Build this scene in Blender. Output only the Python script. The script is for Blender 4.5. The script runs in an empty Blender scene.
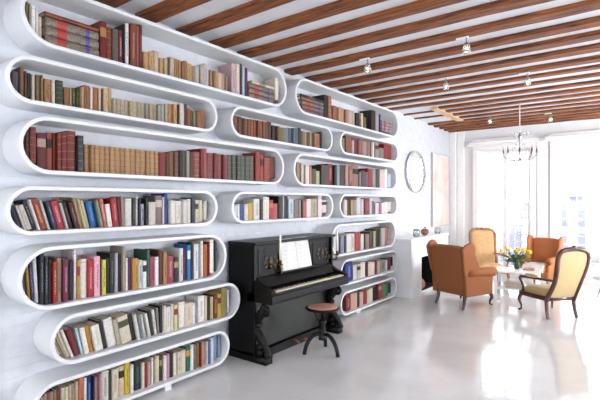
import bpy, bmesh, math, random
from mathutils import Vector, Matrix
random.seed(7)
COL = bpy.context.scene.collection
PI = math.pi
def R(d): return math.radians(d)
# ---------------------------------------------------------------- survey of the room (metres)
F, UV, V0, EYE, D = 447.0, 638.0, 201.5, 1.65, 3.27      # lens, depth vanishing point, horizon, eye height, shelf front at x=-D
TH = math.atan((UV-300)/F); CT, ST = math.cos(TH), math.sin(TH)
WX = -3.55                                              # left wall surface
YB = 10.7                                               # back wall surface
def yz(u, v, d=D):
    z = F*d/(CT*(UV-u))
    return (z-d*ST)/CT, EYE+(V0-v)*z/F
def floor_pt(u, v, h=0.0):
    z = (EYE-h)*F/(v-V0); r = (u-300)/F*z
    return r*CT-z*ST, r*ST+z*CT
# ---------------------------------------------------------------- materials
def lin(c): return c/12.92 if c <= .04045 else ((c+.055)/1.055)**2.4
def hexc(h):
    h = h.lstrip('#'); return tuple(lin(int(h[i:i+2], 16)/255) for i in (0, 2, 4))+(1,)
MC = {}
def mat(name, col, rough=.5, metal=0, var=.06, scale=12, bump=0, coat=0, trans=0, emit=None, alpha=1, ior=1.45):
    if name in MC: return MC[name]
    m = bpy.data.materials.new(name); m.use_nodes = True
    nt = m.node_tree; b = nt.nodes['Principled BSDF']
    c = hexc(col) if isinstance(col, str) else tuple(col)+(1,)
    b.inputs['Roughness'].default_value = rough; b.inputs['Metallic'].default_value = metal
    b.inputs['Coat Weight'].default_value = coat; b.inputs['IOR'].default_value = ior
    b.inputs['Transmission Weight'].default_value = trans; b.inputs['Alpha'].default_value = alpha
    tc = nt.nodes.new('ShaderNodeTexCoord'); n = nt.nodes.new('ShaderNodeTexNoise')
    n.inputs['Scale'].default_value = scale; n.inputs['Detail'].default_value = 5
    nt.links.new(tc.outputs['Object'], n.inputs['Vector'])
    r = nt.nodes.new('ShaderNodeValToRGB')
    r.color_ramp.elements[0].position = .3; r.color_ramp.elements[1].position = .7
    r.color_ramp.elements[0].color = tuple(x*(1-var*2) for x in c[:3])+(1,)
    r.color_ramp.elements[1].color = tuple(min(1, x*(1+var)) for x in c[:3])+(1,)
    nt.links.new(n.outputs['Fac'], r.inputs['Fac']); nt.links.new(r.outputs['Color'], b.inputs['Base Color'])
    if bump:
        bp = nt.nodes.new('ShaderNodeBump'); bp.inputs['Strength'].default_value = bump; bp.inputs['Distance'].default_value = .01
        nt.links.new(n.outputs['Fac'], bp.inputs['Height']); nt.links.new(bp.outputs['Normal'], b.inputs['Normal'])
    if emit: b.inputs['Emission Color'].default_value = hexc(emit[0]); b.inputs['Emission Strength'].default_value = emit[1]
    MC[name] = m; return m
def mix_mat(name, c1, c2, kind='title', rough=.6):
    """two printed colours on one cover: a line of small letter-like marks, cloth fleck, or marbling"""
    if name in MC: return MC[name]
    m = bpy.data.materials.new(name); m.use_nodes = True; nt = m.node_tree; b = nt.nodes['Principled BSDF']
    b.inputs['Roughness'].default_value = rough
    tc = nt.nodes.new('ShaderNodeTexCoord'); mp = nt.nodes.new('ShaderNodeMapping')
    mp.inputs['Scale'].default_value = (1, 130, 170) if kind == 'title' else (40, 60, 60)
    n = nt.nodes.new('ShaderNodeTexNoise'); n.inputs['Scale'].default_value = 1; n.inputs['Detail'].default_value = 2
    r = nt.nodes.new('ShaderNodeValToRGB'); r.color_ramp.interpolation = 'LINEAR'
    a, z = (.47, .53) if kind == 'title' else (.38, .62)
    r.color_ramp.elements[0].position = a; r.color_ramp.elements[0].color = hexc(c1)
    r.color_ramp.elements[1].position = z; r.color_ramp.elements[1].color = hexc(c2)
    nt.links.new(tc.outputs['Object'], mp.inputs['Vector']); nt.links.new(mp.outputs['Vector'], n.inputs['Vector'])
    nt.links.new(n.outputs['Fac'], r.inputs['Fac']); nt.links.new(r.outputs['Color'], b.inputs['Base Color'])
    MC[name] = m; return m
def wood(name, c1, c2, scale=(1, 14, 14), rough=.45, coat=0, bump=.3):
    if name in MC: return MC[name]
    m = bpy.data.materials.new(name); m.use_nodes = True; nt = m.node_tree; b = nt.nodes['Principled BSDF']
    b.inputs['Roughness'].default_value = rough; b.inputs['Coat Weight'].default_value = coat
    tc = nt.nodes.new('ShaderNodeTexCoord'); mp = nt.nodes.new('ShaderNodeMapping'); mp.inputs['Scale'].default_value = scale
    n = nt.nodes.new('ShaderNodeTexNoise'); n.inputs['Scale'].default_value = 3; n.inputs['Detail'].default_value = 8; n.inputs['Distortion'].default_value = .6
    r = nt.nodes.new('ShaderNodeValToRGB')
    r.color_ramp.elements[0].position = .33; r.color_ramp.elements[0].color = hexc(c1)
    r.color_ramp.elements[1].position = .66; r.color_ramp.elements[1].color = hexc(c2)
    bp = nt.nodes.new('ShaderNodeBump'); bp.inputs['Strength'].default_value = bump; bp.inputs['Distance'].default_value = .01
    L = nt.links.new
    L(tc.outputs['Object'], mp.inputs['Vector']); L(mp.outputs['Vector'], n.inputs['Vector']); L(n.outputs['Fac'], r.inputs['Fac'])
    L(r.outputs['Color'], b.inputs['Base Color']); L(n.outputs['Fac'], bp.inputs['Height']); L(bp.outputs['Normal'], b.inputs['Normal'])
    MC[name] = m; return m
# ---------------------------------------------------------------- mesh helpers
class MB:
    def __init__(s): s.bm = bmesh.new()
    def add(s, vs, fs, mi=0):
        v = [s.bm.verts.new(p) for p in vs]
        for f in fs:
            try: fc = s.bm.faces.new([v[i] for i in f]); fc.material_index = mi
            except ValueError: pass
        return v
    def box(s, x0, x1, y0, y1, z0, z1, mi=0, M=None):
        vs = [Vector(p) for p in ((x0,y0,z0),(x1,y0,z0),(x1,y1,z0),(x0,y1,z0),(x0,y0,z1),(x1,y0,z1),(x1,y1,z1),(x0,y1,z1))]
        if M: vs = [M@p for p in vs]
        s.add(vs, [(0,3,2,1),(4,5,6,7),(0,1,5,4),(1,2,6,5),(2,3,7,6),(3,0,4,7)], mi); return s
    def lathe(s, prof, n=20, c=(0,0), mi=0, M=None):
        vs = []; fs = []
        for r, z in prof:
            for k in range(n):
                a = 2*PI*k/n; p = Vector((c[0]+r*math.cos(a), c[1]+r*math.sin(a), z)); vs.append(M@p if M else p)
        for i in range(len(prof)-1):
            for k in range(n):
                k2 = (k+1) % n; fs.append((i*n+k, i*n+k2, (i+1)*n+k2, (i+1)*n+k))
        fs.append(tuple(reversed(range(n)))); fs.append(tuple(range((len(prof)-1)*n, len(prof)*n)))
        s.add(vs, fs, mi); return s
    def sweep(s, pts, rad, n=8, closed=False, mi=0, aspect=1.0, square=False, up=(0,0,1)):
        pts = [Vector(p) for p in pts]; N = len(pts)
        rad = rad if isinstance(rad, (list, tuple)) else [rad]*N
        vs = []; fs = []; prev = None
        for i, p in enumerate(pts):
            if closed: t = pts[(i+1) % N]-pts[i-1]
            else: t = pts[min(i+1, N-1)]-pts[max(i-1, 0)]
            t.normalize()
            if prev is None:
                a = Vector(up) if abs(t.dot(Vector(up))) < .95 else Vector((1, 0, 0))
                prev = (a-t*a.dot(t)).normalized()
            else: prev = (prev-t*prev.dot(t)).normalized()
            b = t.cross(prev)
            for k in range(n):
                a = 2*PI*(k+.5)/n; ca, sa = math.cos(a), math.sin(a)
                if square:
                    q = max(abs(ca), abs(sa)); ca, sa = ca/q, sa/q
                vs.append(p+prev*ca*rad[i]*aspect+b*sa*rad[i])
        for i in range(N if closed else N-1):
            j = (i+1) % N
            for k in range(n):
                k2 = (k+1) % n; fs.append((i*n+k, i*n+k2, j*n+k2, j*n+k))
        if not closed: fs.append(tuple(reversed(range(n)))); fs.append(tuple(range((N-1)*n, N*n)))
        s.add(vs, fs, mi); return s
    def prism(s, pts, t0, t1, axis='x', mi=0, M=None):
        """2D outline extruded from t0 to t1 along an axis"""
        def P(a, b, t): return {'x': Vector((t, a, b)), 'y': Vector((a, t, b)), 'z': Vector((a, b, t))}[axis]
        n = len(pts); vs = [P(a, b, t0) for a, b in pts]+[P(a, b, t1) for a, b in pts]
        if M: vs = [M@p for p in vs]
        fs = [tuple(range(n)), tuple(reversed(range(n, 2*n)))]+[(i, i+n, (i+1) % n+n, (i+1) % n) for i in range(n)]
        s.add(vs, fs, mi); return s
    def ell(s, c, r, nu=12, nv=8, p=1.0, mi=0, M=None):
        """rounded solid; p<1 gives a boxier cushion"""
        vs = []; fs = []
        sg = lambda x: math.copysign(abs(x)**p, x)
        for i in range(nv+1):
            ph = -PI/2+PI*i/nv
            for k in range(nu):
                a = 2*PI*k/nu
                q = Vector((c[0]+r[0]*sg(math.cos(ph))*sg(math.cos(a)), c[1]+r[1]*sg(math.cos(ph))*sg(math.sin(a)), c[2]+r[2]*sg(math.sin(ph))))
                vs.append(M@q if M else q)
        for i in range(nv):
            for k in range(nu): fs.append((i*nu+k, i*nu+(k+1) % nu, (i+1)*nu+(k+1) % nu, (i+1)*nu+k))
        s.add(vs, fs, mi); return s
    def build(s, name, mats, parent=None, loc=None, rz=0, smooth=False, bevel=0, seg=2, sub=0):
        bmesh.ops.remove_doubles(s.bm, verts=s.bm.verts, dist=1e-5)
        bmesh.ops.recalc_face_normals(s.bm, faces=s.bm.faces)
        me = bpy.data.meshes.new(name); s.bm.to_mesh(me); s.bm.free()
        for m in (mats if isinstance(mats, (list, tuple)) else [mats]): me.materials.append(m)
        if smooth:
            for p in me.polygons: p.use_smooth = True
        o = bpy.data.objects.new(name, me); COL.objects.link(o)
        if parent: o.parent = parent
        if loc: o.location = loc
        if rz: o.rotation_euler = (0, 0, rz)
        if bevel:
            b = o.modifiers.new('bevel', 'BEVEL'); b.width = bevel; b.segments = seg; b.limit_method = 'ANGLE'; b.angle_limit = R(35)
            for p in me.polygons: p.use_smooth = True
            w = o.modifiers.new('wn', 'WEIGHTED_NORMAL'); w.keep_sharp = False
        if sub: q = o.modifiers.new('sub', 'SUBSURF'); q.levels = sub; q.render_levels = sub
        return o
def tag(o, label, cat, group=None, kind=None):
    o['label'] = label; o['category'] = cat
    if group: o['group'] = group
    if kind: o['kind'] = kind
    return o
def struct(o): o['kind'] = 'structure'; return o
def thing(name, label, cat, loc=(0,0,0), rz=0, group=None):
    o = bpy.data.objects.new(name, None); COL.objects.link(o); o.empty_display_size = .1
    o.location = loc; o.rotation_euler = (0, 0, rz); return tag(o, label, cat, group)
ORD = 'zeroth first second third fourth fifth sixth seventh eighth ninth tenth eleventh twelfth thirteenth fourteenth fifteenth sixteenth seventeenth eighteenth nineteenth twentieth'.split()
def ordn(i):
    if i <= 20: return ORD[i]
    t = {2: 'twenty', 3: 'thirty', 4: 'forty', 5: 'fifty', 6: 'sixty'}[i//10]
    if i % 10 == 0: return {20: 'twentieth', 30: 'thirtieth', 40: 'fortieth', 50: 'fiftieth', 60: 'sixtieth'}[i]
    return t+'-'+ORD[i % 10]
# ---------------------------------------------------------------- room materials
def brick_wall(name, col, strength, sc=5.0):
    m = bpy.data.materials.new(name); m.use_nodes = True; nt = m.node_tree; b = nt.nodes['Principled BSDF']; L = nt.links.new
    b.inputs['Roughness'].default_value = .55
    tc = nt.nodes.new('ShaderNodeTexCoord'); sep = nt.nodes.new('ShaderNodeSeparateXYZ'); cmb = nt.nodes.new('ShaderNodeCombineXYZ')
    L(tc.outputs['Object'], sep.inputs[0]); L(sep.outputs['Y'], cmb.inputs['X']); L(sep.outputs['Z'], cmb.inputs['Y'])
    br = nt.nodes.new('ShaderNodeTexBrick'); br.inputs['Scale'].default_value = sc; br.inputs['Mortar Size'].default_value = .03
    br.inputs['Mortar Smooth'].default_value = .6; br.inputs['Brick Width'].default_value = 1.4; br.inputs['Row Height'].default_value = .38
    br.inputs['Color1'].default_value = (1,1,1,1); br.inputs['Color2'].default_value = (.8,.8,.8,1); br.inputs['Mortar'].default_value = (0,0,0,1)
    L(cmb.outputs[0], br.inputs['Vector'])
    n = nt.nodes.new('ShaderNodeTexNoise'); n.inputs['Scale'].default_value = 9; n.inputs['Detail'].default_value = 6; L(tc.outputs['Object'], n.inputs['Vector'])
    mx = nt.nodes.new('ShaderNodeMath'); mx.operation = 'ADD'; L(br.outputs['Color'], mx.inputs[0]); L(n.outputs['Fac'], mx.inputs[1])
    bp = nt.nodes.new('ShaderNodeBump'); bp.inputs['Strength'].default_value = strength; bp.inputs['Distance'].default_value = .012
    L(mx.outputs[0], bp.inputs['Height']); L(bp.outputs['Normal'], b.inputs['Normal'])
    r = nt.nodes.new('ShaderNodeValToRGB'); r.color_ramp.elements[0].color = tuple(x*.9 for x in hexc(col)[:3])+(1,); r.color_ramp.elements[1].color = hexc(col)
    r.color_ramp.elements[0].position = .3; r.color_ramp.elements[1].position = .6
    L(n.outputs['Fac'], r.inputs['Fac']); L(r.outputs['Color'], b.inputs['Base Color'])
    return m
M_wall = brick_wall('white_painted_brick', '#d0d2d8', .25)
M_plast = mat('white_plaster', '#e6e7e6', .6, var=.03, scale=3, bump=.15)
M_paint = mat('white_gloss_paint', '#f2f2f0', .35, var=.02)
M_shelf = mat('white_lacquer', '#d6d7d8', .38, var=.02, scale=5)
M_ceil = mat('ceiling_plaster', '#dcdde0', .8, var=.04, scale=2.5, bump=.2)
# floor: white painted boards with a glossy worn finish
mf = bpy.data.materials.new('glossy_white_floor_paint'); mf.use_nodes = True; nt = mf.node_tree; b = nt.nodes['Principled BSDF']; L = nt.links.new
tc = nt.nodes.new('ShaderNodeTexCoord')
n1 = nt.nodes.new('ShaderNodeTexNoise'); n1.inputs['Scale'].default_value = 1.6; n1.inputs['Detail'].default_value = 6
n2 = nt.nodes.new('ShaderNodeTexNoise'); n2.inputs['Scale'].default_value = 7; n2.inputs['Detail'].default_value = 5; n2.inputs['Distortion'].default_value = 1
br = nt.nodes.new('ShaderNodeTexBrick'); br.inputs['Scale'].default_value = 1.0; br.inputs['Brick Width'].default_value = 2.4; br.inputs['Row Height'].default_value = .92
br.inputs['Mortar Size'].default_value = .004; br.inputs['Mortar Smooth'].default_value = .4; br.inputs['Color1'].default_value = (1,1,1,1); br.inputs['Color2'].default_value = (1,1,1,1); br.inputs['Mortar'].default_value = (0,0,0,1)
mp = nt.nodes.new('ShaderNodeMapping'); mp.inputs['Rotation'].default_value = (0, 0, R(2)); L(tc.outputs['Object'], mp.inputs['Vector']); L(mp.outputs['Vector'], br.inputs['Vector'])
for n in (n1, n2): L(tc.outputs['Object'], n.inputs['Vector'])
cr = nt.nodes.new('ShaderNodeValToRGB'); cr.color_ramp.elements[0].color = hexc('#cfcecc'); cr.color_ramp.elements[1].color = hexc('#dddcda'); cr.color_ramp.elements[0].position = .3; cr.color_ramp.elements[1].position = .65
L(n1.outputs['Fac'], cr.inputs['Fac'])
mm = nt.nodes.new('ShaderNodeMixRGB'); mm.blend_type = 'MULTIPLY'; mm.inputs['Fac'].default_value = .12; L(cr.outputs['Color'], mm.inputs['Color1']); L(br.outputs['Color'], mm.inputs['Color2'])
L(mm.outputs['Color'], b.inputs['Base Color'])
rr = nt.nodes.new('ShaderNodeMapRange'); rr.inputs['From Min'].default_value = .3; rr.inputs['From Max'].default_value = .7; rr.inputs['To Min'].default_value = .03; rr.inputs['To Max'].default_value = .15
L(n2.outputs['Fac'], rr.inputs['Value']); L(rr.outputs['Result'], b.inputs['Roughness'])
b.inputs['IOR'].default_value = 1.75
bp = nt.nodes.new('ShaderNodeBump'); bp.inputs['Strength'].default_value = .12; bp.inputs['Distance'].default_value = .02
ad = nt.nodes.new('ShaderNodeMath'); ad.operation = 'ADD'; L(n2.outputs['Fac'], ad.inputs[0]); L(n1.outputs['Fac'], ad.inputs[1])
L(ad.outputs[0], bp.inputs['Height']); L(bp.outputs['Normal'], b.inputs['Normal'])
# ---------------------------------------------------------------- the room shell
XR, YF, ZB, ZC = 3.4, -2.6, 3.27, 3.312
ZT = 3.36
struct(MB().box(WX-.2, XR+.2, YF-.2, YB+.35, -.1, 0).build('floor', mf))
struct(MB().box(WX-.2, XR+.2, YF-.2, YB+.35, ZC, ZC+.15).build('ceiling', M_ceil))
struct(MB().box(WX-.2, WX, YF-.2, YB+.35, 0, ZC).build('wall_left', M_wall))
# window openings of the back wall (x ranges), sill low: tall french windows
WIN = [(-2.93, -1.86), (-1.36, -.27), (.3, 1.4), (1.95, 3.05)]
ZS, ZW = .12, 2.80
w = MB(); xs = [WX]+[x for p in WIN for x in p]+[XR]
for i in range(0, len(xs), 2): w.box(xs[i], xs[i+1], YB, YB+.3, 0, ZC)
for a, b_ in WIN: w.box(a, b_, YB, YB+.3, ZW, ZC).box(a, b_, YB, YB+.3, 0, ZS)
struct(w.build('wall_back', M_plast))
# right wall and front wall, out of view, with window openings added for the fill lights
RW = [(-1.6, .1), (1.4, 3.1), (4.6, 6.3), (7.6, 9.2)]
w = MB(); ys = [YF]+[y for p in RW for y in p]+[YB]
for i in range(0, len(ys), 2): w.box(XR, XR+.2, ys[i], ys[i+1], 0, ZC)
for a, b_ in RW: w.box(XR, XR+.2, a, b_, 2.8, ZC).box(XR, XR+.2, a, b_, 0, .7)
struct(w.build('wall_right', M_plast))
FW = [(-2.9, -1.2), (-.4, 1.3)]
w = MB(); xs = [WX]+[x for p in FW for x in p]+[XR]
for i in range(0, len(xs), 2): w.box(xs[i], xs[i+1], YF-.2, YF, 0, ZC)
for a, b_ in FW: w.box(a, b_, YF-.2, YF, 2.8, ZC).box(a, b_, YF-.2, YF, 0, .7)
struct(w.build('wall_front', M_plast))
struct(MB().box(WX, WX+.018, .2, 1.22, 0, 1.08).build('trim_1', M_paint, bevel=.004))
# glass that lets the daylight through
mg = bpy.data.materials.new('window_glass'); mg.use_nodes = True; nt = mg.node_tree; nt.nodes.clear()
o_ = nt.nodes.new('ShaderNodeOutputMaterial'); tr = nt.nodes.new('ShaderNodeBsdfTransparent'); gl = nt.nodes.new('ShaderNodeBsdfGlossy'); gl.inputs['Roughness'].default_value = .03
mx = nt.nodes.new('ShaderNodeMixShader'); fr = nt.nodes.new('ShaderNodeFresnel'); fr.inputs['IOR'].default_value = 1.3
tr.inputs['Color'].default_value = (.97, .98, 1, 1)
nt.links.new(fr.outputs[0], mx.inputs[0]); nt.links.new(tr.outputs[0], mx.inputs[1]); nt.links.new(gl.outputs[0], mx.inputs[2]); nt.links.new(mx.outputs[0], o_.inputs[0])
# sheer cotton
ms = bpy.data.materials.new('sheer_cotton'); ms.use_nodes = True; nt = ms.node_tree; nt.nodes.clear()
o_ = nt.nodes.new('ShaderNodeOutputMaterial'); tr = nt.nodes.new('ShaderNodeBsdfTransparent'); tl = nt.nodes.new('ShaderNodeBsdfTranslucent'); df = nt.nodes.new('ShaderNodeBsdfDiffuse')
tl.inputs['Color'].default_value = (.95, .95, .95, 1); df.inputs['Color'].default_value = (.9, .9, .9, 1)
m1 = nt.nodes.new('ShaderNodeMixShader'); m1.inputs[0].default_value = .35; m2 = nt.nodes.new('ShaderNodeMixShader'); m2.inputs[0].default_value = .72
wv = nt.nodes.new('ShaderNodeTexNoise'); wv.inputs['Scale'].default_value = 300
nt.links.new(tl.outputs[0], m1.inputs[1]); nt.links.new(df.outputs[0], m1.inputs[2]); nt.links.new(tr.outputs[0], m2.inputs[1]); nt.links.new(m1.outputs[0], m2.inputs[2]); nt.links.new(m2.outputs[0], o_.inputs[0])
def french_window(i, a, b_):
    e = bpy.data.objects.new('window_%d' % i, None); COL.objects.link(e); struct(e)
    e.location = (0, 0, 0)
    m = MB(); y0, y1 = YB+.14, YB+.20
    m.box(a, a+.06, y0, y1, ZS, ZW).box(b_-.06, b_, y0, y1, ZS, ZW).box(a+.06, b_-.06, y0, y1, ZW-.06, ZW).box(a+.06, b_-.06, y0, y1, ZS, ZS+.09)
    c = (a+b_)/2; m.box(c-.045, c+.045, y0-.01, y1, ZS+.09, ZW-.06)
    for k in range(1, 14):
        z = ZS+.09+(ZW-ZS-.15)*k/14; m.box(a+.06, b_-.06, y0+.015, y1-.015, z-.008, z+.008)
    for x in [l_+(r_-l_)*q/3 for l_, r_ in ((a+.06, c-.045), (c+.045, b_-.06)) for q in (1, 2)]: m.box(x-.008, x+.008, y0+.015, y1-.015, ZS+.09, ZW-.06)
    m.build('window_frame', M_paint, e)
    MB().box(a+.05, b_-.05, YB+.166, YB+.170, ZS+.05, ZW-.05).build('window_pane', mg, e)
    # moulded surround standing proud of the wall, with a curved hood
    t = MB(); y0, y1 = YB-.05, YB+.001
    t.box(a-.12, a, y0, y1, 0, ZW+.02).box(b_, b_+.12, y0, y1, 0, ZW+.02)
    t.box(a-.12, b_+.12, y0, y1, ZW+.02, ZW+.12)
    pts = [(a-.26, ZW+.12), (b_+.20, ZW+.12), (b_+.20, ZW+.16)]
    for k in range(7): q = k/6*PI/2; pts.append((b_+.20-.12*math.sin(q), ZW+.16+.09*(1-math.cos(q))))
    pts += [(b_+.02, ZW+.27), (a-.06, ZW+.27)]
    for k in range(7): q = (6-k)/6*PI/2; pts.append((a-.26+.12*math.sin(q), ZW+.16+.09*(1-math.cos(q))))
    pts.append((a-.26, ZW+.16))
    t.prism(pts, y0-.02, y1, 'y')
    t.box(a-.2, b_+.16, y0-.045, y1, ZW+.185, ZW+.215)
    t.build('window_surround', M_paint, e, bevel=.006)
for i, (a, b_) in enumerate(WIN): french_window(i+1, a, b_)
for i, (a, b_) in enumerate(RW):
    m = MB()
    for z0, z1 in ((.7, .77), (1.7, 1.74), (2.73, 2.8)): m.box(XR+.08, XR+.13, a, b_, z0, z1)
    for y in (a+.03, (a+b_)/2, b_-.03): m.box(XR+.08, XR+.13, y-.03, y+.03, .7, 2.8)
    struct(m.build('window_%d' % (5+i), M_paint))  # unseen frames for the added right-wall openings
struct(MB().box(WX+.001, WX+.14, YB-.14, YB, 0, ZC).box(WX+.14, WX+.3, YB-.04, YB, 0, ZC).build('trim_2', M_paint, bevel=.01))
struct(MB().box(-1.72, -1.50, YB-.03, YB, 0, 3.0).build('trim_3', M_paint, bevel=.006))
struct(MB().box(WX+.3, WX+.5, YB-.02, YB, 0, .12).build('baseboard_back', M_paint, bevel=.004))
# what stands outside: a tall mansard-roofed house across the street
fac = thing('apartment_building', 'pale mansard-roofed house with small rooftop spires seen through the tall windows', 'building', (0, YB+16, 0))
MB().prism([(-6.4, -12), (-6.4, -1.4), (-5.75, -.3), (-5.05, 1.3), (-4.9, 1.57), (-2.15, 1.57), (-1.9, 1.3), (-1.15, -.1), (-.3, -1.4), (-.3, -12)], 0, 6, 'y').build('facade_wall', mat('grey_slate_render', '#78777f', .9, var=.12, scale=1.5), fac)
for i_ in range(5):
    for z in (-4.4, -2.6, -.9, .35):
        x = -5.6+i_*1.05
        if z > 0 and i_ in (0, 4): continue
        MB().box(x, x+.5, -.08, .02, z, z+.85).build('house_window', mat('street_window', '#5a5b66', .25), fac)
MB().box(-6.5, -.2, -.25, .0, -1.55, -1.4).box(-4.95, -2.1, -.1, .1, 1.5, 1.62).build('cornice', mat('cornice_stone', '#6c6b74', .8), fac)
MB().lathe([(.16, 1.5), (.16, 1.95), (.22, 2.0), (.13, 2.3), (.06, 2.9), (.01, 3.7)], 10, (-4.55, .5)).build('spire', mat('spire_slate', '#6a6b7c', .8), fac)
MB().lathe([(.3, 1.5), (.3, 1.8), (.42, 1.9), (.3, 2.2), (.12, 2.4), (.02, 2.9)], 10, (-2.55, .5)).build('spire', mat('spire_slate', '#7c7d90'), fac)
# ---------------------------------------------------------------- ceiling beams
M_beam = wood('old_pine_beam', '#3b1907', '#9a5726', (1.2, 16, 16), .6, bump=.6)
beamY = [.30, .78, 1.2, 1.62, 2.03, 2.41, 2.83, 3.26, 3.66, 4.06, 4.50, 4.93, 5.33, 5.76, 6.2, 6.6, 7.0, 7.4, 7.78, 8.16, 8.54, 8.92, 9.28, 9.62, 9.95, 10.26, 10.54]
for i, y in enumerate(beamY):
    cut = 7.65 < y < 9.1
    x0 = -2.78 if cut else WX
    nseg = 14; wd = random.uniform(.165, .19) if y < 6.3 else random.uniform(.13, .145); hb = (ZC-ZB if y < 6.3 else .034)+random.uniform(-.003, .003); m = MB(); ch = .014
    vs = []; fs = []; 
    for s_ in range(nseg+1):
        x = x0+(XR-x0)*s_/nseg; dy = random.uniform(-.008, .008); dz = random.uniform(-.005, .005)
        prof = [(-wd/2, ZC), (-wd/2, ZC-hb+ch), (-wd/2+ch, ZC-hb), (wd/2-ch, ZC-hb), (wd/2, ZC-hb+ch), (wd/2, ZC)]
        for a, z in prof: vs.append((x, y-.04+a+dy, z+(dz if z < ZC else 0)))
    for s_ in range(nseg):
        for k in range(6): k2 = (k+1) % 6; fs.append((s_*6+k, s_*6+k2, s_*6+6+k2, s_*6+6+k))
    fs += [tuple(range(6)), tuple(reversed(range(nseg*6, nseg*6+6)))]
    m.add(vs, fs)
    tag(m.build('ceiling_beam', M_beam), 'rough brown wooden ceiling beam, %s counted back from the camera%s' % (ordn(i+1), ', ending at the trimmer' if cut else ''), 'beam', 'wooden beams across the ceiling')
tag(MB().box(-2.92, -2.79, 7.66, 9.12, ZB-.005, ZC).build('trimmer_beam', wood('bleached_pine', '#b98a5e', '#e2c7a4', (14, 1.2, 14), .6), bevel=.008), 'short pale trimmer beam running beside the chimney breast across the ceiling joists', 'beam')
for y, lab in ((7.95, 'thin dark joist end above the round mirror, nearer the bookshelves'), (8.45, 'thin dark joist end above the mirror, nearer the window wall')):
    tag(MB().box(WX, -2.92, y, y+.035, ZC-.03, ZC).build('joist', M_beam), lab, 'beam', 'thin joists between chimney wall and trimmer')
# ---------------------------------------------------------------- shelves
KZ = D/CT
ROW = {1: (.262, .3705), 2: (.161, .241), 3: (.046, .145), 4: (-.0565, .026), 5: (-.185, -.0765), 6: (-.289, -.199), 7: (-.392, -.309)}
SH = {'A1': (1, 20, 287), 'A2': (2, 5, 218), 'A3': (3, 18.5, 284.4), 'A4': (4, 5.5, 218), 'A5': (5, 17.5, 227), 'A6': (6, 50.5, 240.6), 'A7': (7, 31, 230),
      'B2': (2, 231, 333), 'B4': (4, 232, 333.5),
      'C1': (1, 295.5, 398.5), 'C2': (2, 340.5, 398.3), 'C3': (3, 294, 397), 'C4': (4, 340, 397.5), 'C5': (5, 331.5, 396), 'C6': (6, 341, 398), 'C7': (7, 341, 397)}
SNAME = {'A1': 'top left shelf', 'A2': 'second left shelf from the top', 'A3': 'third left shelf from the top', 'A4': 'fourth left shelf from the top', 'A5': 'fifth left shelf from the top',
         'A6': 'sixth left shelf from the top', 'A7': 'bottom left shelf', 'B2': 'upper middle shelf', 'B4': 'middle shelf above the piano', 'C1': 'top right shelf', 'C2': 'second right shelf from the top',
         'C3': 'third right shelf from the top', 'C4': 'fourth right shelf from the top', 'C5': 'fifth right shelf from the top', 'C6': 'sixth right shelf from the top', 'C7': 'bottom right shelf'}
SEXT = {'A1': 'longest, holding flat stacked volumes at its left end', 'A2': 'holding cream and brown paperbacks', 'A3': 'long, holding red and tan leather volumes', 'A4': 'holding leaning coloured books',
        'A5': 'left of the piano top', 'A6': 'holding leaning cream paperbacks', 'A7': 'just above the floor', 'B2': 'short, holding brown leather volumes', 'B4': 'short, just over the piano', 'C1': 'long, under the ceiling beams',
        'C2': 'short, with a thick red book', 'C3': 'long, with a wide red book', 'C4': 'short, holding pale paperbacks', 'C5': 'right of the piano music desk', 'C6': 'with a big blue book', 'C7': 'near the floor beside the piano'}
TK = .03
def stadium(y0, y1, z0, z1, n=14):
    r = (z1-z0)/2; zc = (z0+z1)/2; p = []
    for k in range(n+1): a = PI/2+PI*k/n; p.append((y0+r+r*math.cos(a), zc+r*math.sin(a)))
    for k in range(n+1): a = -PI/2+PI*k/n; p.append((y1-r+r*math.cos(a), zc+r*math.sin(a)))
    return p
INN = {}
for key, (row, ul, ur) in SH.items():
    z0, z1 = EYE+ROW[row][0]*KZ, EYE+ROW[row][1]*KZ
    if row == 1: z1 = min(z1, ZB-.0)
    y0, y1 = yz(ul, 0)[0], yz(ur, 0)[0]
    y0 -= 0; INN[key] = (y0+TK, y1-TK, z0+TK, z1-TK)
    out = stadium(y0, y1, z0, z1); inn = stadium(y0+TK, y1-TK, z0+TK, z1-TK)
    m = MB(); N = len(out); vs = []; bv = .005
    co = stadium(y0+bv, y1-bv, z0+bv, z1-bv); ci = stadium(y0+TK-bv, y1-TK+bv, z0+TK-bv, z1-TK+bv)
    loops = [(WX+.0005, out), (-D-bv, out), (-D, co), (-D, ci), (-D-bv, inn), (WX+.0005, inn)]
    for x, lp in loops: vs += [(x, a, b) for a, b in lp]
    fs = []
    for l in range(6):
        l2 = (l+1) % 6
        for k in range(N): k2 = (k+1) % N; fs.append((l*N+k, l*N+k2, l2*N+k2, l2*N+k))
    m.add(vs, fs)
    o = m.build('bookshelf', M_shelf, smooth=True)
    for p in o.data.polygons:
        pass
    o.data.set_sharp_from_angle(angle=R(40)) if hasattr(o.data, 'set_sharp_from_angle') else None
    tag(o, 'white round-ended wall shelf, %s, %s' % (SNAME[key].replace(' shelf', '').replace('middle above the piano', 'middle row'), SEXT[key]), 'shelf', 'white round-ended bookshelves')
    if key == 'A7': MB().box(-3.33, -3.28, yz(166, 0)[0], yz(172, 0)[0], 0, z0+.003).build('foot', M_shelf, o)
    if key == 'C7': MB().box(-3.4, -3.30, y0+.5, y0+.6, 0, z0+.003).build('foot', M_shelf, o)
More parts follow.
